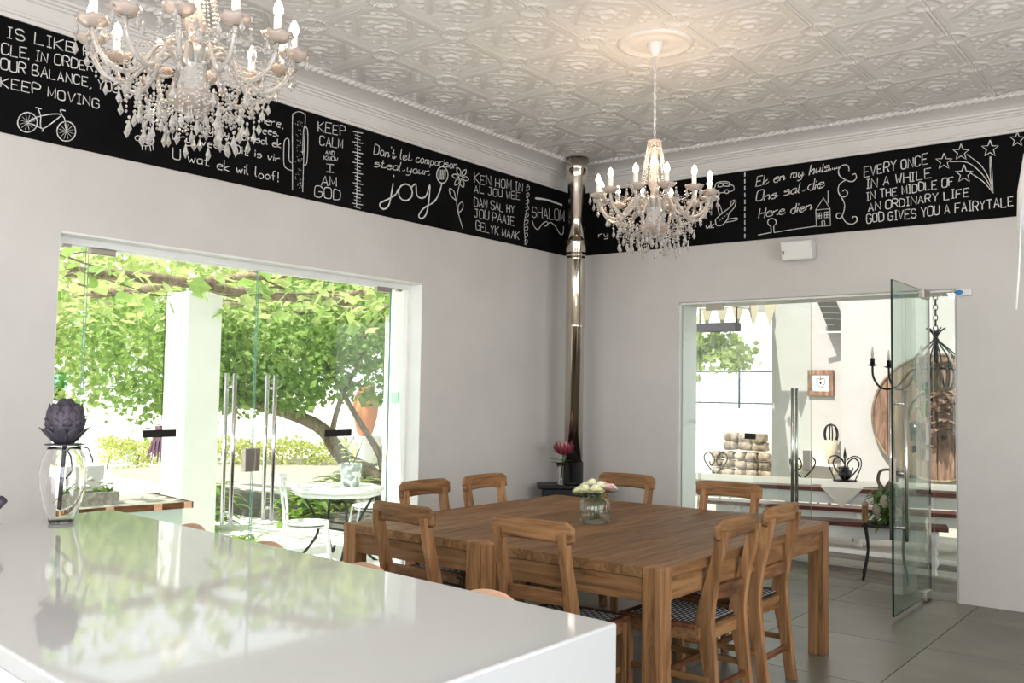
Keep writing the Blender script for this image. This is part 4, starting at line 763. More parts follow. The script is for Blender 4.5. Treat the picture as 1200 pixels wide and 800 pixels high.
        for j, (da, r, z, L) in enumerate(((-.16, R+.0, -.985, .045), (.16, R+.0, -.985, .045), (0, R+.05, -.975, .05), (0, .225, -1.125, .055), (.26, .155, -1.265, .06), (0, .215, -1.25, .052), (.13, .10, -1.23, .055), (.0, .29, -1.105, .045), (.09, .19, -1.23, .05), (-.1, .245, -1.18, .048), (.2, R, -1.03, .04))):
            an = a+da; jz = random.uniform(-.02, .02)*(j > 2)
            build('crystal_drop', lambda bm: (drop(bm, (r*cos(an), r*sin(an), z+jz), L)), 'crystal', t)
    return t
cd_ = make_chandelier()
cd_.location = (2.324, -2.532, CEIL); cd_.rotation_euler = (0, 0, .2)
cd_['label'] = 'white crystal chandelier hanging over the dining tables, the farther and smaller looking one'; cd_['group'] = 'crystal chandeliers'
dup(cd_, (2.215, -5.655, CEIL), .33, 'large looking crystal chandelier at the top left, close to the camera', 'crystal chandeliers')
for k, (x, y) in enumerate(((2.324, -2.532), (2.215, -5.655))):
    lamp('chandelier_glow', 'POINT', (x, y, CEIL-.74), 19, (1, .70, .46), size=.12)
# pendant at the right edge
pl = thing('pendant_lamp', 'frosted white glass pendant cut off by the right edge of the photo', 'lamp', (4.775, -4.665, CEIL))
build('cord', lambda bm: tube(bm, [(0, 0, 0), (0, 0, -1.42)], .003), 'plastic_white', pl)
build('glass_shade', lambda bm: lathe(bm, [(.012, -1.40), (.055, -1.42), (.098, -1.50), (.114, -1.60), (.117, -1.70), (.107, -1.78), (.086, -1.83), (.08, -1.83)], 30, cap=False), 'plastic_white', pl)
build('pull_cord', lambda bm: tube(bm, [(-.094, -.070, -1.66), (-.100, -.075, -1.80), (-.108, -.083, -1.93)], .0025, 6), 'plastic_white', pl)

# ================================================================ GARDEN (ground .25 lower)
GZ = -.25
struct('garden_ground', B((-60, -40, GZ-.1), (-WT, 60, GZ)), 'gravel')
struct('door_step', B((-1.0, -5.3, GZ), (-WT, -1.9, -.03)), 'step_stone')
LEAF = [(0, 0), (.30, .28), (.5, .75), (.30, .62), (0, 1.05), (-.30, .62), (-.5, .75), (-.30, .28)]
def leaf_face(bm, p, s, nrm, kind=0):
    n = Vector(nrm).normalized(); a = n.orthogonal().normalized(); a = Matrix.Rotation(random.uniform(0, 6.28), 3, n) @ a; b = n.cross(a)
    if kind == 0:      # simple folded leaf
        v = [bm.verts.new(p), bm.verts.new(p+(a*.5+b*.32-n*.06)*s), bm.verts.new(p+a*s), bm.verts.new(p+(a*.5-b*.32-n*.06)*s)]
        bm.faces.new((v[0], v[1], v[2])); bm.faces.new((v[0], v[2], v[3]))
    else:              # lobed vine leaf
        c = bm.verts.new(p+a*.45*s-n*.05*s); v = [bm.verts.new(p+(b*x+a*y+n*random.uniform(-.05, .05))*s) for x, y in LEAF]
        for k in range(8): bm.faces.new((c, v[k], v[(k+1) % 8]))
def rnd_n(): return (random.gauss(0, 1), random.gauss(0, 1), random.gauss(.5, 1))
def foliage(bm, blobs, n, s0, s1, kind=0, shell=.55):
    vol = [b[3]*b[4]*b[5] for b in blobs]; tot = sum(v**.7 for v in vol)
    for b, v in zip(blobs, vol):
        for _ in range(int(n*v**.7/tot)):
            d = Vector((random.gauss(0, 1), random.gauss(0, 1), random.gauss(0, 1))).normalized(); r = shell+(1-shell)*random.random()
            r *= 1+.35*noise.noise(d*2.3+Vector(b[:3]))
            leaf_face(bm, Vector((b[0]+d.x*b[3]*r, b[1]+d.y*b[4]*r, b[2]+d.z*b[5]*r)), random.uniform(s0, s1), rnd_n(), kind)
def branch(bm, pts, r, tp=.3, n=7): tube(bm, catmull(pts, 4), r, n, taper=tp)
# columns of the vine pergola
def column(lb, x0, x1, y0, y1, h):
    t = thing('white_column', lb, 'column', ((x0+x1)/2, (y0+y1)/2, GZ)); w_, d_ = x1-x0, y1-y0
    build('shaft', lambda bm: bx(bm, (0, 0, (h-GZ)/2), (w_, d_, h-GZ)), 'white_paint', t, bev=.008); build('base', lambda bm: bx(bm, (0, 0, .09), (w_+.05, d_+.05, .18)), 'white_paint', t, bev=.008)
column('thick square white column outside the left garden door', -3.23, -2.85, -2.38, -2.0, 2.42)
column('narrow looking white column beyond the right end of the garden doors', -3.23, -2.85, .62, 1.0, 2.42)
column('white column of the pergola beyond the leftmost side pane', -3.23, -2.85, -5.6, -5.22, 2.42)
pg = thing('pergola', 'rough timber pergola beams with twisted vine branches outside the garden doors', 'pergola', (-3.04, -2.3, 2.42))
for y in (-4.5, -1.5): build('beam', lambda bm: branch(bm, [(0, y-2.3+2.3, .06), (.05, y+1.2, .10), (-.04, y+2.4, .07), (0, y+3.6, .09)], .055, .9, 9), 'bark', pg)
for y in (-3.2, -1.9, .1, .25, 1.7, 3.0): build('beam', lambda bm: branch(bm, [(-2.4, y, .10), (-1.0, y+.12, .14), (.6, y-.05, .12), (2.4, y+.08, .10)], .032, .8, 7), 'bark', pg)
vb = thing('grape_vine', 'broad leaved vine trained over the pergola above the garden doors', 'vine', (0, 0, 0))
def vines(bm):
    for _ in range(26):
        x, y, z = random.uniform(-5.0, -1.2), random.uniform(-6.0, 2.0), random.uniform(2.4, 2.62); P = [(x, y, z)]
        for k in range(5): x += random.uniform(-.25, .25); y += random.uniform(.1, .4)*(1 if _ % 2 else -1); z += random.uniform(-.06, .07); P.append((x, y, z))
        branch(bm, P, .013, .4, 5)
build('vine_branches', vines, 'bark', vb)
lm = []
for k in range(4):
    bm = bmesh.new(); leaf_face(bm, Vector((0, 0, 0)), .15, (.3*k-.4, .2, 1), 1); me = bpy.data.meshes.new('vine_leaf'); bm.to_mesh(me); bm.free(); me.materials.append(M['leaf_light' if k % 2 else 'leaf']); lm.append(me)
for i in range(290):
    o = bpy.data.objects.new('leaf', random.choice(lm)); C.objects.link(o); o.parent = vb
    x = random.uniform(-4.0, -1.3); y = random.uniform(-5.6, 1.2)
    o.location = (x, y, random.uniform(2.22, 2.72)-.10*abs(sin(y*2.1))); o.rotation_euler = (random.uniform(-1.1, 1.1), random.uniform(-1.1, 1.1), random.uniform(0, 6.3)); s = random.uniform(.75, 1.35); o.scale = (s, s, s)
def vl(bm):
    for _ in range(1900):
        x = random.uniform(-6.0, -1.2); y = random.uniform(-7.5, 3.0); c = noise.noise(Vector((x*.8, y*.8, 0)))
        if c < -.18: continue
        leaf_face(bm, Vector((x, y, random.uniform(2.35, 2.9)-.12*max(0, -x-3.5))), random.uniform(.09, .18), (random.gauss(0, .5), random.gauss(0, .5), 1), 1)
tag(build('foliage', vl, 'leaf_light', vb), kind='stuff')
# trees
def tree(name, lb, base, trunk, blobs, n, s0, s1, leafm, r=.12, branches=(), group=None):
    t = thing(name, lb, 'tree', base, 0, group); L = lambda P: [Vector(p)-Vector(base) for p in P]
    build('trunk', lambda bm: branch(bm, L(trunk), r, .45, 10), 'bark', t)
    for b in branches: build('branch', lambda bm: branch(bm, L(b[0]), b[1], .3, 7), 'bark', t)
    tag(build('foliage', lambda bm: foliage(bm, [(b[0]-base[0], b[1]-base[1], b[2]-base[2], *b[3:]) for b in blobs], n, s0, s1), leafm, t), kind='stuff'); return t
# crooked tree seen between the right hand leaf and the column: trunk rises to the left
tree('garden_tree', 'leafy tree with a crooked trunk leaning left behind the garden table', (-4.25, 1.75, GZ),
     [(-4.25, 1.75, GZ), (-4.35, 1.62, .25), (-4.75, 1.34, .55), (-4.95, 1.15, .92), (-5.3, .90, 1.12), (-5.9, .45, 1.32), (-6.5, .0, 1.5)],
     [(-5.4, .5, 1.95, 1.3, 1.1, .75), (-6.5, -.5, 2.0, 1.4, 1.2, 1.0), (-4.6, 1.3, 2.5, 1.1, 1.0, .7), (-5.6, .3, 1.55, .6, .55, .35), (-5.2, 1.9, 3.2, 1.4, 1.2, .8), (-6.3, -.1, 1.35, .8, .5, .4), (-4.7, 1.7, 1.75, .75, .7, .55), (-5.0, .6, 1.45, .7, .5, .35), (-5.9, .2, 1.9, 1.2, 1.0, .8)], 13000, .07, .15, 'leaf', .13,
     [([(-4.30, 1.7, .0), (-4.32, 1.65, .55), (-4.6, 1.45, 1.1), (-4.85, 1.2, 1.7), (-5.1, 1.0, 2.3)], .06), ([(-4.85, 1.2, .8), (-4.8, 1.3, 1.3), (-4.6, 1.5, 2.0), (-4.5, 1.6, 2.9)], .045), ([(-5.3, .9, 1.1), (-5.5, .4, 1.25), (-5.9, -.2, 1.2)], .035), ([(-5.9, .45, 1.3), (-6.1, .5, 1.9), (-6.0, .6, 2.6)], .03)])
tree('garden_tree', 'bushy light green tree filling the view left of the thick white column', (-8.6, -1.6, GZ),
     [(-8.6, -1.6, GZ), (-8.5, -1.7, .8), (-8.3, -1.9, 1.7), (-8.2, -2.1, 2.7)],
     [(-8.3, -1.9, 2.4, 1.5, 1.1, 1.0), (-7.9, -1.3, 1.7, .9, .8, .75), (-8.6, -2.9, 3.1, 1.4, 1.2, .9), (-8.2, -1.1, 3.2, 1.3, 1.1, .8)], 3600, .08, .17, 'leaf_light', .11,
     [([(-8.4, -1.8, 1.3), (-8.0, -1.3, 1.8), (-7.8, -1.1, 2.4)], .04), ([(-8.3, -1.9, 1.7), (-8.6, -2.6, 2.4), (-8.8, -3.0, 3.0)], .04)])
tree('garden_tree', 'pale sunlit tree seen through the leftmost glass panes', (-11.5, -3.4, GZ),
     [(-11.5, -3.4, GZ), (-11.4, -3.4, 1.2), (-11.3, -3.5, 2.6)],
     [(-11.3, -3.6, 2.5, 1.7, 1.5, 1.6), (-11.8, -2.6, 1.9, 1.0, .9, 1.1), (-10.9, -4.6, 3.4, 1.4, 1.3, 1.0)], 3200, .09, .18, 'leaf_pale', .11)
tree('garden_tree', 'tall dense tree at the back of the garden between the column and the door handles', (-13.5, 4.6, GZ),
     [(-13.5, 4.6, GZ), (-13.4, 4.6, 1.5), (-13.2, 4.5, 3.2)],
     [(-13.3, 4.5, 3.3, 2.4, 2.2, 1.9), (-12.0, 5.9, 3.0, 1.9, 1.7, 1.5), (-14.5, 2.7, 3.2, 2.0, 1.8, 1.7), (-12.6, 7.6, 3.4, 1.8, 1.6, 1.4)], 9000, .11, .22, 'leaf_light', .15)
tree('garden_tree', 'dark green tree standing at the far right of the garden view', (-8.2, 7.0, GZ),
     [(-8.2, 7.0, GZ), (-8.1, 6.9, 1.2), (-7.9, 6.8, 2.6)],
     [(-8.0, 6.8, 2.8, 1.6, 1.5, 1.3), (-7.0, 8.0, 3.0, 1.5, 1.4, 1.3), (-9.2, 5.6, 3.6, 1.4, 1.3, 1.1)], 6500, .09, .18, 'leaf_dark', .12)
# hedges
def hedge(lb, a, b, h, th, m='hedge', n=2600):
    a, b = Vector(a), Vector(b); t = thing('hedge', lb, 'hedge', (*((a+b)/2).xy, GZ)); o = (a+b)/2; L = (b-a).length; d = (b-a).normalized(); s = Vector((-d.y, d.x, 0))
    def fn(bm):
        for _ in range(n):
            u, v, w_ = random.uniform(-.5, .5)*L, random.uniform(-.5, .5)*th, random.random(); w_ = h*(w_**.5); leaf_face(bm, d*u+s*v*(1.1-.3*w_/h)+Vector((0, 0, w_+.05*sin(u*5))), random.uniform(.06, .12), rnd_n())
    tag(build('foliage', fn, m, t), kind='stuff'); build('stems', lambda bm: [tube(bm, [d*(L*(k/12-.48))+Vector((0, 0, 0)), d*(L*(k/12-.47))+Vector((0, 0, h*.7))], .015, 5) for k in range(12)], 'bark', t)
hedge('low clipped yellow green hedge crossing the garden behind the white table', (-13.6, 2.6, 0), (-8.6, 7.6, 0), .62, .9, n=5200)
hedge('small yellow bush on the lawn left of the thick white column', (-14.2, -.2, 0), (-12.9, 1.1, 0), .55, .9, 'hedge', 1500)
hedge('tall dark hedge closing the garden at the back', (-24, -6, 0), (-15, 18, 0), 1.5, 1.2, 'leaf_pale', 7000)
# low planting near the path
def plant(lb, c, n, L, wd, m='leaf', h=.25, grp=None):
    t = thing('garden_plant', lb, 'plant', c, 0, grp)
    tag(build('leaves', lambda bm: [bigleaf(bm, random.uniform(0, 6.3), random.uniform(.6, 1)*L, wd, random.uniform(0, h), (random.uniform(-.2, .2), random.uniform(-.2, .2), 0), .8, random.uniform(.5, 1.3)) for _ in range(n)], m, t), kind='stuff'); return t
plant('bushy green plant on the ground between the door pull handles', (-4.9, -.75, GZ), 90, .42, .045, 'leaf', .5)
plant('green plant behind the legs of the garden table', (-4.3, .3, GZ), 90, .40, .045, 'leaf', .35)
plant('small green plant beyond the lock on the glass doors', (-3.3, -1.35, GZ), 36, .26, .03, 'leaf', .1)
plant('leafy plant with broad leaves right of the garden table', (-4.4, 1.15, GZ), 110, .5, .05, 'leaf_light', .5)
# garden table with iron stand
gt = thing('garden_table', 'round pale stone garden table on a curly black iron stand', 'table', (-2.22, -.98, GZ))
build('table_top', lambda bm: lathe(bm, [(.44, .70), (.475, .705), (.475, .735), (.465, .745), (.0005, .745)], 8, cap=True), 'white_metal', gt)
build('table_top_rim', lambda bm: lathe(bm, [(.45, .66), (.45, .70), (.44, .70)], 8), 'white_metal', gt)
for s in (-1, 1):
    def leg(bm):
        for q in (-1, 1):
            P = catmull([(s*.36+q*.0, q*.28, .03), (s*.40, q*.33, .05), (s*.39, q*.30, .0), (s*.33, q*.24, .0), (s*.26, q*.14, .12), (s*.22, q*.06, .28), (s*.25, q*.10, .45), (s*.34, q*.20, .68)], 5); tube(bm, P, .014, 7)
    build('leg', leg, 'black_iron', gt)
for z in (.30, .37): build('stretcher', lambda bm: tube(bm, [(-.24, 0, z), (.24, 0, z)], .012, 7), 'black_iron', gt)
mp = thing('mosaic_pot', 'white and grey mosaic flower pot on the round garden table', 'pot', (-2.14, -.88, GZ+.745))
build('pot_wall', lambda bm: glass_wall(bm, [(.085, 0), (.10, .06), (.108, .20), (.112, .235)], .012, 24), 'mosaic', mp); build('soil', lambda bm: lathe(bm, [(.095, .20), (.0005, .205)], 20, cap=False), 'bark', mp)
pp = thing('potted_plant', 'sparse leafy plant growing in the mosaic pot', 'plant', (-2.14, -.88, GZ+.95))
build('stem', lambda bm: [tube(bm, [(0, 0, -.02), (random.uniform(-.08, .08), random.uniform(-.08, .08), .17), (random.uniform(-.16, .16), random.uniform(-.16, .16), .30)], .005, 5) for _ in range(5)], 'stem_green', pp)
for k in range(16): build('leaf', lambda bm: bigleaf(bm, random.uniform(0, 6.3), .13, .022, random.uniform(.02, .26), (random.uniform(-.05, .05), random.uniform(-.05, .05), 0), .6, .6), 'leaf_pale', pp)
def bistro(lb, loc, rz):
    t = thing('bistro_chair', lb, 'chair', (loc[0], loc[1], GZ), rz, 'white metal bistro chairs in the garden')
    for s in (-1, 1): build('rear_post', lambda bm: tube(bm, catmull([(s*.19, -.24, 0), (s*.19, -.20, .45), (s*.20, -.25, .85)], 4), .013, 8), 'white_metal', t); build('leg', lambda bm: tube(bm, [(s*.20, .24, 0), (s*.18, .18, .45)], .012, 8), 'white_metal', t)
    build('seat', lambda bm: lathe(bm, [(.20, .44), (.215, .447), (.21, .462), (.0005, .455)], 24, (0, 0, 0)), 'white_metal', t)
    def rail(bm):
        P = catmull([(-.23, -.235, .84), (-.10, -.29, .86), (.10, -.29, .86), (.23, -.235, .84)], 5); 
        for dz in (0, .03, .06): tube(bm, [p+Vector((0, 0, dz-.01)) for p in P], .017, 6)
    build('top_rail', rail, 'white_metal', t)
    for s in (-1, 1): build('cross_brace', lambda bm: tube(bm, catmull([(s*.19, -.24, .80), (s*.03, -.24, .64), (-s*.15, -.20, .50)], 4), .008, 6), 'white_metal', t)
    build('seat_ring', lambda bm: tube(bm, [(.19*cos(2*pi*k/16), .19*sin(2*pi*k/16), .42) for k in range(17)], .008, 6), 'white_metal', t)
bistro('white metal bistro chair with cross back left of the garden table', (-2.02, -1.54), -.75)
bistro('white metal bistro chair behind the garden table, near the right column', (-2.55, -.18), 2.6)
# side bar table outside the left leaf
bt = thing('garden_sideboard', 'pale cabinet with weathered plank top outside the left garden door', 'sideboard', (-2.07, -3.96, GZ), radians(81))
for k in range(5): build('plank', lambda bm: bx(bm, (0, -.32+.16*k, .80), (1.78, .156, .04), None), 'grey_wood', bt, bev=.004)
build('edge_board', lambda bm: (bx(bm, (.897, 0, .80), (.016, .83, .05))), 'oak_dark', bt); build('edge_board', lambda bm: (bx(bm, (0, -.407, .80), (1.78, .014, .05))), 'oak_dark', bt)
for x in (-.6, -.1, .25, .62, .86): build('edge_inlay', lambda bm: bx(bm, (x, -.416, .80), (.06, .006, .05)), 'ply', bt)
build('cabinet', lambda bm: bx(bm, (0, 0, .39), (1.68, .72, .78)), 'pale_green', bt)
tr = thing('flower_tray', 'small grey wooden planter tray with white flowers on the sideboard', 'planter', (-1.92, -3.80, GZ+.82), radians(-9))
build('tray_box', lambda bm: (bx(bm, (.09, 0, .05), (.015, .42, .10)), bx(bm, (-.09, 0, .05), (.015, .42, .10)), bx(bm, (0, .205, .05), (.165, .015, .10)), bx(bm, (0, -.205, .05), (.165, .015, .10)), bx(bm, (0, 0, .01), (.165, .395, .02))), 'grey_wood', tr)
build('greenery', lambda bm: [bigleaf(bm, random.uniform(0, 6.3), .10, .015, .05, (random.uniform(-.05, .05), random.uniform(-.17, .17), 0), .4, 1.2) for _ in range(24)], 'leaf', tr)
for k in range(9): build('blossom', lambda bm: rose(bm, (random.uniform(-.06, .06), -.18+.045*k, random.uniform(.13, .2)), .028), 'petal_white', tr)
tag(build('menu_board', lambda bm: bx(bm, (0, 0, .14), (.02, .30, .28)), 'plastic_white', loc=(-2.15, -3.70, GZ+.82), bev=.004), 'plain white upright panel behind the flower tray', 'board')
# lantern post, bench, purple hanging plant, urn
lp = thing('garden_lantern', 'white square garden lantern post with black finial far behind the door sign', 'lantern', (-17.2, 3.4, GZ))
for x in (-1, 1):
    for y in (-1, 1): build('post', lambda bm: bx(bm, (x*.22, y*.22, .55), (.07, .07, 1.1)), 'white_metal', lp)
build('roof', lambda bm: lathe(bm, [(.42, 1.1), (.42, 1.16), (.08, 1.38)], 4), 'white_metal', lp); build('finial', lambda bm: ball(bm, (0, 0, 1.52), .17, 8), 'black_iron', lp); build('base', lambda bm: bx(bm, (0, 0, .06), (.6, .6, .12)), 'white_metal', lp)
gb = thing('garden_bench', 'white slatted garden bench right of the lantern post', 'bench', (-15.6, 3.7, GZ), .7)
for k in range(3): build('slat', lambda bm: bx(bm, (0, -.12+.12*k, .44), (1.5, .09, .03)), 'white_metal', gb)
for x in (-.65, .65): build('leg', lambda bm: bx(bm, (x, 0, .22), (.06, .36, .43)), 'white_metal', gb)
ph = thing('hanging_plant', 'dark purple trailing plant hanging left of the thick white column', 'plant', (-4.6, -1.55, 1.02))
build('wire', lambda bm: tube(bm, [(0, 0, 0), (0, 0, 1.45)], .004, 5), 'black_iron', ph); build('basket', lambda bm: lathe(bm, [(.02, -.12), (.06, -.06), (.07, .02), (.0, .02)], 10), 'purple', ph)
build('leaves', lambda bm: [bigleaf(bm, random.uniform(0, 6.3), .16, .016, random.uniform(-.1, 0), (0, 0, 0), 1.8, -.2) for _ in range(34)], 'purple', ph)
uj = thing('terracotta_urn', 'tall orange terracotta urn among the shrubs behind the crooked tree', 'urn', (-9.6, 6.3, GZ+.75))
build('urn_body', lambda bm: lathe(bm, [(.14, 0), (.20, .1), (.30, .55), (.33, .9), (.26, 1.2), (.18, 1.32), (.24, 1.42)], 24), 'terracotta', uj); build('plinth', lambda bm: bx(bm, (0, 0, -.37), (.6, .6, .74)), 'white_paint', uj); uj.scale = (.85, .85, .75)

# ================================================================ PATIO behind the back wall
PZ = -.12
pf = struct('patio_floor', B((-8, .34, -.35), (9, 1.60, PZ-.012)), 'grout')
for i in range(8):
    for j in range(3): build('paver', lambda bm: bx(bm, (0, 0, -.006), (.595, .458, .014)), 'paving', pf, loc=(.6+.6*i+(.3 if j % 2 else 0)-.6, .56+.463*j, PZ-.007))
struct('patio_terrace', B((-12, 1.95, -.35), (9, 14, PZ)), 'terrace')
struct('paving_band', lambda bm: (box2(bm, (-8, 1.60, -.35), (9, 1.93, PZ+.012)), box2(bm, (-8, 2.28, -.30), (9, 2.58, PZ+.012))), 'step_stone')
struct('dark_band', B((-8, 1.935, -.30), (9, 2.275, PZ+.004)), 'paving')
# white walls
struct('wall_patio', lambda bm: (box2(bm, (-.43, 6.0, -.3), (.93, 6.3, 3.6)), box2(bm, (.94, 5.0, -.3), (7, 6.3, 3.6))), 'patio_paint')
struct('wall_garden', lambda bm: (box2(bm, (-9, 9.0, -.3), (-.43, 9.2, 1.25))), 'white_paint')
struct('patio_roof', lambda bm: [box2(bm, (-.43, .34, 2.94), (7, 2.4, 3.06))], 'white_paint')
rb = thing('roof_beam', 'white roof beam over the patio carrying the bunting', 'beam', (-.5, 4.2, 2.84)); build('beam_body', lambda bm: (bx(bm, (0, 0, 0), (.12, 3.7, .16)), bx(bm, (-.8, .75, 0), (1.6, .12, .16))), 'white_paint', rb); build('tie', lambda bm: bx(bm, (.03, 1.70, .14), (.1, .3, .12)), 'white_paint', rb)
# iron rail frame on the garden wall
ra = thing('garden_railing', 'thin black rail and post above the white garden wall', 'railing', (-1.9, 9.1, 1.25))
for z in (.10, .70): build('rail', lambda bm: tube(bm, [(-1.6, 0, z), (1.2, 0, z)], .014, 6), 'black_iron', ra)
build('post', lambda bm: tube(bm, [(-.45, 0, -.32), (-.45, 0, .85)], .02, 6), 'black_iron', ra)
# bunting
bu = thing('bunting', 'beige triangular bunting strung across the patio opening', 'bunting', (-1.0, 5.2, 2.86))
build('string', lambda bm: tube(bm, [(-.95, .0, .03), (0, 0, .0), (1.1, 0, -.01)], .006, 5), 'linen', bu)
for k in range(8): build('flag', lambda bm: (prism(bm, [(-.115, 0), (.115, 0), (0, -.40)], .004, lambda u, v, w_: Vector((u-.85+.245*k, w_, v+.02)))), 'flag_cloth', bu)
hp = thing('hanging_planter', 'long dark hanging trough with vine leaves under the bunting', 'planter', (-.83, 4.98, 2.43))
build('trough', lambda bm: bx(bm, (0, 0, .05), (.62, .2, .12)), 'slate_metal', hp); build('hanger', lambda bm: (tube(bm, [(.29, 0, .05), (.29, 0, .35)], .01, 5), tube(bm, [(-.29, 0, .05), (-.29, 0, .35)], .01, 5)), 'black_iron', hp)
pv2 = thing('patio_vine', 'bright green vine hanging across the patio opening', 'vine', (0, 0, 0))
tag(build('foliage', lambda bm: (foliage(bm, [(-1.3, 5.4, 2.15, .95, .25, .22), (-.65, 5.0, 2.0, .40, .2, .2), (-1.75, 5.6, 1.95, .35, .25, .5), (-1.0, 5.2, 2.25, .5, .2, .2)], 1100, .08, .15, 1, .1)), 'leaf_light', pv2), kind='stuff')
build('vine_stem', lambda bm: branch(bm, [(-2.2, 5.6, 1.9), (-1.6, 5.5, 2.2), (-1.0, 5.2, 2.15), (-.4, 5.0, 2.05)], .014, .5), 'bark', pv2)
tree('garden_tree', 'pale weeping tree beyond the patio railing', (-5.6, 11.5, GZ), [(-5.6, 11.5, GZ), (-5.5, 11.5, 1.5), (-5.4, 11.4, 3.0)], [(-5.2, 11.3, 3.2, 1.0, .9, 1.1), (-4.6, 10.9, 2.6, .6, .5, .9)], 2600, .09, .18, 'leaf_pale', .1)
# firewood in sacks-like stack: every log end its own piece
wp = thing('firewood_stack', 'stack of netted firewood bundles against the white garden wall', 'firewood', (-1.87, 8.2, PZ))
for row in range(6):
    for k in range(5 if row < 4 else 3):
        big = row > 3; sx, sz = (.135, .09) if big else (.112, .078)
        def bundle(bm):
            ball(bm, (0, 0, 0), 1, 10)
            for v in bm.verts:
                c = v.co; q = Vector([math.copysign(abs(a)**.45, a) for a in c]); q += Vector(noise.noise_vector(q*2.6+Vector((k*3.1, row*1.7, 0))))*.22; v.co = Vector((q.x*sx*.93, q.y*.13, q.z*sz*.9))
        build('wood_bundle', bundle, 'log', wp, loc=(-.47+.222*k if not big else -.20+.265*k, random.uniform(-.03, .03), .09+.150*row+(.03 if big else 0)), smooth=False)
struct('trim_9', B((-2.9, 8.55, -.3), (-.9, 8.75, 1.05)), 'cream')
# dark slatted board, picture frame, shelf with cone vase
sb = thing('slat_sign', 'tilted dark grey slatted board hung high on the white patio wall', 'board', (.56, 5.78, 2.66), .15)
for k in range(5): build('slat', lambda bm: prism(bm, [(x-.38*z, z) for x, z in ((-.13, .22-.088*k), (.13, .205-.088*k), (.13, .123-.088*k), (-.13, .138-.088*k))], .03, lambda u, v, w_: Vector((u, w_, v))), 'dark_slat', sb)
build('bracket', lambda bm: (bx(bm, (.0, .0, -.235), (.36, .04, .02)), bx(bm, (-.02, .13, 0), (.02, .22, .02))), 'white_metal', sb)
pf_ = thing('picture_frame', 'square weathered wooden picture frame with a small heart drawing', 'picture', (.32, 5.975, 1.70))
for a, s in (((0, 0, .155), (.38, .03, .07)), ((0, 0, -.155), (.38, .03, .07)), ((-.155, 0, 0), (.07, .03, .24)), ((.155, 0, 0), (.07, .03, .24))): build('frame_bar', lambda bm: bx(bm, a, s), 'drum_wood', pf_, bev=.004)
build('picture', B((-.12, .0, -.12), (.12, .01, .12)), 'white_paint', pf_)
build('heart', lambda bm: (tube(bm, catmull([(0, -.004, .05), (-.05, -.004, .07), (-.06, -.004, .0), (0, -.004, -.07), (.06, -.004, .0), (.05, -.004, .07), (0, -.004, .05)], 4), .004, 5), ball(bm, (0, -.006, .0), (.016, .004, .018), 8), tube(bm, [(0, -.004, .10), (0, -.004, .05)], .004, 5)), 'black_iron', pf_)
sh_ = thing('wall_shelf', 'pale wooden wall shelf on the patio wall behind the long table', 'shelf', (.30, 5.86, .53)); build('board', lambda bm: bx(bm, (0, 0, 0), (.66, .24, .04)), 'cream', sh_); build('bracket', lambda bm: [bx(bm, (x, .06, -.07), (.03, .12, .12)) for x in (-.25, .25)], 'cream', sh_)
cn = thing('cone_vase', 'tall beige cone vase topped with a black wire cage', 'vase', (.53, 5.80, .555)); build('cone', lambda bm: lathe(bm, [(.05, 0), (.055, .02), (.095, .33), (.085, .33)], 20), 'flag_cloth', cn)
build('wire_cage', lambda bm: [tube(bm, catmull([(.085*cos(a), .085*sin(a), .33), (.10*cos(a), .10*sin(a), .42), (.07*cos(a), .07*sin(a), .52), (0, 0, .555)], 4), .010, 5) for a in [2*pi*k/6 for k in range(6)]], 'black_iron', cn)
# long table and benches, turned a little
AZ = .29
def turned(bm, x, y, H, r=.05, n=14):
    lathe(bm, [(r*.8, 0), (r*.8, .03), (r*.55, .06), (r*1.1, .12), (r*.6, .18), (r*.9, H*.5), (r*.55, H*.62), (r*1.05, H*.70), (r*1.05, H)], n, (x, y, 0))
def longboard(nm, lb, cat, cx, cy_, L, W_, H, z0, planks, lx, group=None, ly=None):
    t = thing(nm, lb, cat, (cx, cy_, z0), AZ, group); pw = W_/planks
    for k in range(planks): build('plank', lambda bm: bx(bm, (0, -W_/2+pw*(k+.5), H-.02), (L, pw-.004, .04)), 'red_wood' if cat == 'bench' or k in (0,) else 'cream', t, bev=.003)
    build('apron', lambda bm: [bx(bm, (0, s*(W_/2-.04), H-.095), (L-.3, .025, .11)) for s in (-1, 1)], 'white_paint', t)
    for x in lx:
        for y in (-1, 1): build('leg', lambda bm: turned(bm, x, y*(W_/2-.06), H-.04, .05 if cat == 'bench' else .06), 'white_paint', t)
    return t
longboard('patio_table', 'long white patio table with dark red board edge behind the glass door', 'table', 1.86, 1.88, 4.4, 1.0, .755, PZ, 5, (-1.95, 1.95))
longboard('patio_bench', 'near long dark red patio bench on white turned legs', 'bench', 1.80, 1.40, 2.5, .28, .45, PZ, 2, (-1.05, 1.12))
longboard('patio_bench', 'far long dark red patio bench beyond the long white table', 'bench', 1.95, 2.95, 3.6, .30, .42, PZ, 2, (-1.4, -.13, 1.3))
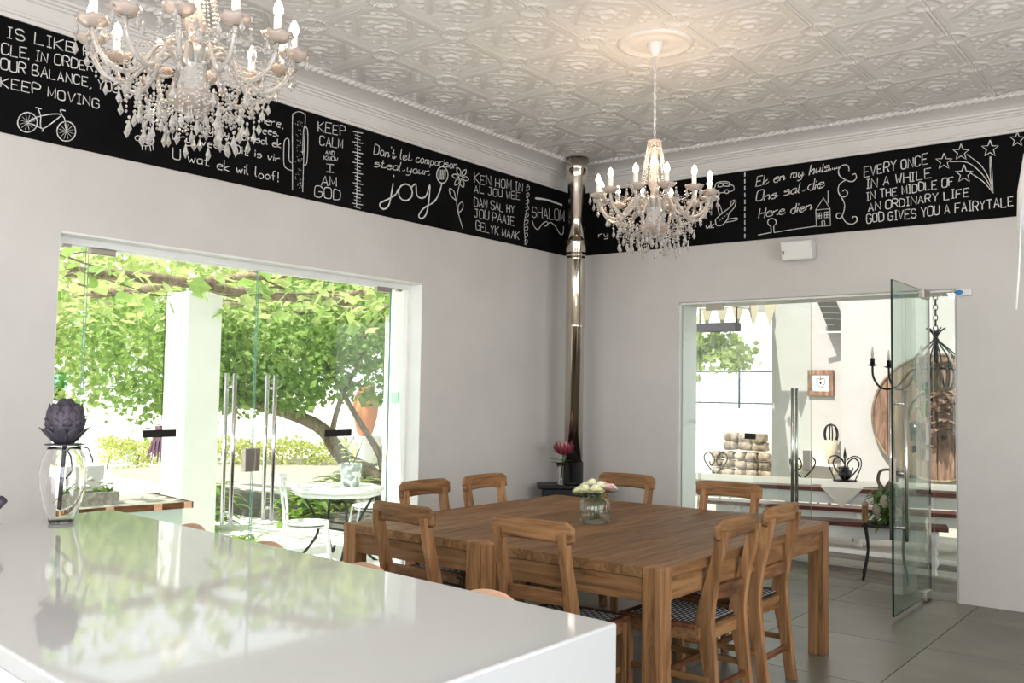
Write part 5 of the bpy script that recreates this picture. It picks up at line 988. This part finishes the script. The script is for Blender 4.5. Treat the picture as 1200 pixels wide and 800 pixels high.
# things on the long table
TT = .636
rn = thing('table_runner', 'cream cloth runner with a pointed end hanging over the table edge', 'cloth', (2.02, 1.90, TT+.002), AZ)
build('cloth', lambda bm: (bx(bm, (.45, -.06, .002), (1.5, .42, .004)), prism(bm, [(-.19, 0), (.19, 0), (0, -.19)], .004, lambda u, v, w_: Vector((u-.02, -.508-w_, v+.004))), bx(bm, (-.02, -.38, .003), (.38, .26, .004))), 'linen', rn)
cr = CR = thing('crown_holder', 'black iron crown shaped candle holder on the patio table', 'holder', (1.93, 2.16, TT+.008), AZ)
build('base', lambda bm: lathe(bm, [(.17, 0), (.17, .012), (.13, .015), (.0005, .015)], 20), 'black_iron', cr)
CR.scale = (.70, .70, .74)
for k in range(4):
    a = 2*pi*k/4+.03; build('hoop', lambda bm: tube(bm, catmull([(.14*cos(a), .14*sin(a), .01), (.22*cos(a), .22*sin(a), .20), (.21*cos(a), .21*sin(a), .31), (.12*cos(a), .12*sin(a), .34), (.02*cos(a), .02*sin(a), .28)], 4), .0095, 6), 'black_iron', cr)
build('spike', lambda bm: lathe(bm, [(.012, .015), (.012, .30), (.025, .33), (.018, .38), (.003, .46)], 10), 'black_iron', cr)
dp = thing('dark_pot', 'small round black pot inside the iron crown', 'pot', (1.93, 2.16, TT+.022)); dp.scale = (.8, .8, .8); build('pot_body', lambda bm: lathe(bm, [(.04, 0), (.085, .05), (.085, .10), (.05, .14), (.05, .15)], 18), 'black_gloss', dp); build('lid', lambda bm: lathe(bm, [(.055, .15), (.04, .165), (.0005, .17)], 16, cap=False), 'slate_metal', dp)
def heart(lb, x, y, s, rz):
    t = thing('heart_chair_back', lb, 'chair', (x, y, PZ), rz, 'wrought iron heart back chairs')
    H = .56
    build('heart_wire', lambda bm: [tube(bm, catmull([(0, 0, H+.08), (q*.16*s, 0, H+.21), (q*.20*s, 0, H+.30), (q*.12*s, 0, H+.35), (q*.02, 0, H+.29), (q*.02, 0, H+.22), (q*.06, 0, H+.19), (q*.075, 0, H+.24)], 5), .009, 6) for q in (-1, 1)], 'black_iron', t)
    build('rear_post', lambda bm: [tube(bm, [(q*.18, 0, 0), (q*.18, 0, .45), (q*.03, 0, H+.1)], .010, 6) for q in (-1, 1)], 'black_iron', t)
    build('seat', lambda bm: lathe(bm, [(.19, .44), (.2, .455), (.0005, .455)], 20, (0, -.2, 0)), 'white_metal', t)
    for q in (-1, 1): build('leg', lambda bm: tube(bm, [(q*.15, -.34, 0), (q*.13, -.3, .45)], .009, 6), 'brushed', t)
heart('iron heart back chair left of the door pull handles beyond the patio table', 1.04, 3.35, .72, .2); heart('iron heart back chair half behind the black crown', 1.50, 3.50, .72, .1); heart('iron heart back chair at the far left of the patio view', .02, 3.15, .72, .2)
# black chair with bouquets and driftwood
bc = thing('iron_chair', 'black iron garden chair with a tan pad behind the open glass door', 'chair', (2.60, 1.22, PZ), .29)
for x in (-.17, .17):
    for y in (-.14, .14): build('leg', lambda bm: tube(bm, catmull([(x*1.1, y*1.2, 0), (x*.85, y*.9, .25), (x, y, .47)], 3), .013, 6), 'black_iron', bc)
build('seat', lambda bm: bx(bm, (0, 0, .48), (.40, .34, .025)), 'black_iron', bc, bev=.005); build('back_pad', lambda bm: bx(bm, (-.17, 0, .58), (.05, .32, .17)), 'oak', bc, bev=.02)
bq = thing('dried_bouquet', 'bundle of wrapped green and white proteas piled on the black iron chair', 'bouquet', (2.64, 1.22, PZ+.495))
build('bud', lambda bm: [ball(bm, (x, y, z), (.038, .038, .06), 10) for x, y, z in ((-.10, -.06, .12), (-.02, -.10, .20), (.08, -.05, .10), (.12, .02, .20), (-.08, .05, .26), (.04, .03, .30))], 'flag_cloth', bq)
build('stems', lambda bm: [tube(bm, [(random.uniform(-.05, .05), 0, 0), (random.uniform(-.12, .14), random.uniform(-.08, .08), .32)], .008, 5) for _ in range(9)], 'stem_green', bq)
build('leaves', lambda bm: [bigleaf(bm, random.uniform(0, 6.3), .13, .022, random.uniform(.02, .32), (random.uniform(-.10, .12), random.uniform(-.07, .05), 0), .7, random.uniform(-.3, .9)) for _ in range(80)], 'leaf_dark', bq)
build('pale_leaves', lambda bm: [bigleaf(bm, random.uniform(0, 6.3), .10, .024, random.uniform(.02, .22), (random.uniform(-.10, .10), random.uniform(-.08, .05), 0), .9, random.uniform(-.3, .8)) for _ in range(18)], 'leaf', bq)
dw = thing('driftwood', 'twisted brown driftwood branch standing above the bouquets', 'branch', (2.60, 1.26, PZ+.495)); build('wood', lambda bm: (branch(bm, [(0, 0, 0), (-.03, 0, .2), (.02, 0, .34), (.10, .02, .42), (.26, .02, .43)], .028, .6), branch(bm, [(0, 0, .28), (-.07, 0, .36), (-.05, 0, .46), (.05, 0, .48)], .02, .5)), 'bark', dw)
# cable drum end on the wall
dr = thing('cable_drum_disc', 'huge round wooden cable drum disc of bolted planks on the patio wall', 'disc', (2.16, 4.93, 1.26))
R_ = .79
for k in range(8):
    x0 = -R_+k*2*R_/8; x1 = x0+2*R_/8-.006
    def pk(bm):
        n = 6; top = [(x0+(x1-x0)*i/n, math.sqrt(max(.0, R_*R_-(x0+(x1-x0)*i/n)**2))) for i in range(n+1)]
        prism(bm, [(x, z) for x, z in top]+[(x, -z) for x, z in top[::-1]], .05, lambda u, v, w_: Vector((u, w_, v)))
    build('plank', pk, 'drum_wood', dr, bev=.004)
build('rim_band', lambda bm: tube(bm, [(R_*cos(2*pi*k/60), .0, R_*sin(2*pi*k/60)) for k in range(61)], .018, 6, cap=False), 'bark', dr)
build('hub_ring', lambda bm: tube(bm, [(.36*cos(2*pi*k/40), -.01, .36*sin(2*pi*k/40)) for k in range(41)], .012, 6, cap=False), 'bark', dr)
for k in range(8):
    a = 2*pi*k/8+.3; build('bolt', lambda bm: lathe(bm, [(.028, -.0), (.028, .02), (.0005, .025)], 10, (.25*cos(a), -.0, .25*sin(a)), rot=Matrix.Rotation(pi/2, 3, 'X')), 'black_iron', dr)
dwr = thing('dried_wreath', 'bunch of dried brown leaves hanging on the wooden disc', 'wreath', (2.22, 4.80, 1.35)); build('leaves', lambda bm: [bigleaf(bm, random.uniform(0, 6.3), .14, .035, random.uniform(-.26, .30), (random.uniform(-.08, .08), random.uniform(-.03, .03), 0), .5, .3) for _ in range(60)], 'drum_wood', dwr); build('string', lambda bm: tube(bm, [(0, 0, 0), (0, 0, .45)], .006, 5), 'bark', dwr)
bk = thing('hanging_bucket', 'small black bucket hanging on the wooden disc', 'bucket', (1.93, 4.82, .98)); build('bucket_wall', lambda bm: lathe(bm, [(.055, 0), (.08, .20), (.07, .20), (.05, .02)], 16), 'black_gloss', bk); build('handle', lambda bm: tube(bm, catmull([(-.075, 0, .19), (-.04, .02, .36), (0, .03, .42), (.04, .02, .36), (.075, 0, .19)], 4), .005, 5), 'chrome', bk)
# wrought iron chandelier on the patio
ic = thing('iron_chandelier', 'black wrought iron chandelier with candle arms hanging over the patio', 'chandelier', (2.83, 2.08, 2.49))
build('chain', lambda bm: [tube(bm, [((.02*cos(2*pi*j/8) if k % 2 else 0), (0 if k % 2 else .02*cos(2*pi*j/8)), .44-.05*k+.032*sin(2*pi*j/8)) for j in range(9)], .005, 5, cap=False) for k in range(16)], 'black_iron', ic)
build('centre_rod', lambda bm: tube(bm, [(0, 0, -.34), (0, 0, -.72)], .022, 8), 'black_iron', ic)
for k in range(8):
    a = 2*pi*k/8; f = lambda r, z: (r*cos(a), r*sin(a), z)
    build('cage_bar', lambda bm: tube(bm, catmull([f(.09, -.31), f(.03, -.36), f(.02, -.42), f(.10, -.50), f(.20, -.60), f(.21, -.68), f(.25, -.66)], 4), .007, 5), 'black_iron', ic)
    build('loop', lambda bm: tube(bm, catmull([f(.03, -.66), f(.12, -.65), f(.19, -.74), f(.16, -.88), f(.06, -.90), f(.02, -.80), f(.04, -.68)], 5), .014, 6), 'bark', ic)
for k in range(6):
    a = 2*pi*k/6+.55; f = lambda r, z: (r*cos(a), r*sin(a), z)
    am = build('arm', lambda bm: tube(bm, catmull([f(.05, -.70), f(.22, -.72), f(.36, -.88), f(.50, -.90), f(.58, -.80), f(.59, -.68)], 5), .011, 6), 'black_iron', ic)
    build('drip_dish', lambda bm: lathe(bm, [(.01, -.69), (.05, -.675), (.045, -.67)], 12, f(.59, 0)), 'black_iron', am); build('candle_cup', lambda bm: lathe(bm, [(.022, -.67), (.022, -.61)], 10, f(.59, 0)), 'black_iron', am); build('candle', lambda bm: lathe(bm, [(.012, -.61), (.016, -.57), (.004, -.50)], 8, f(.59, 0)), 'cream', am)
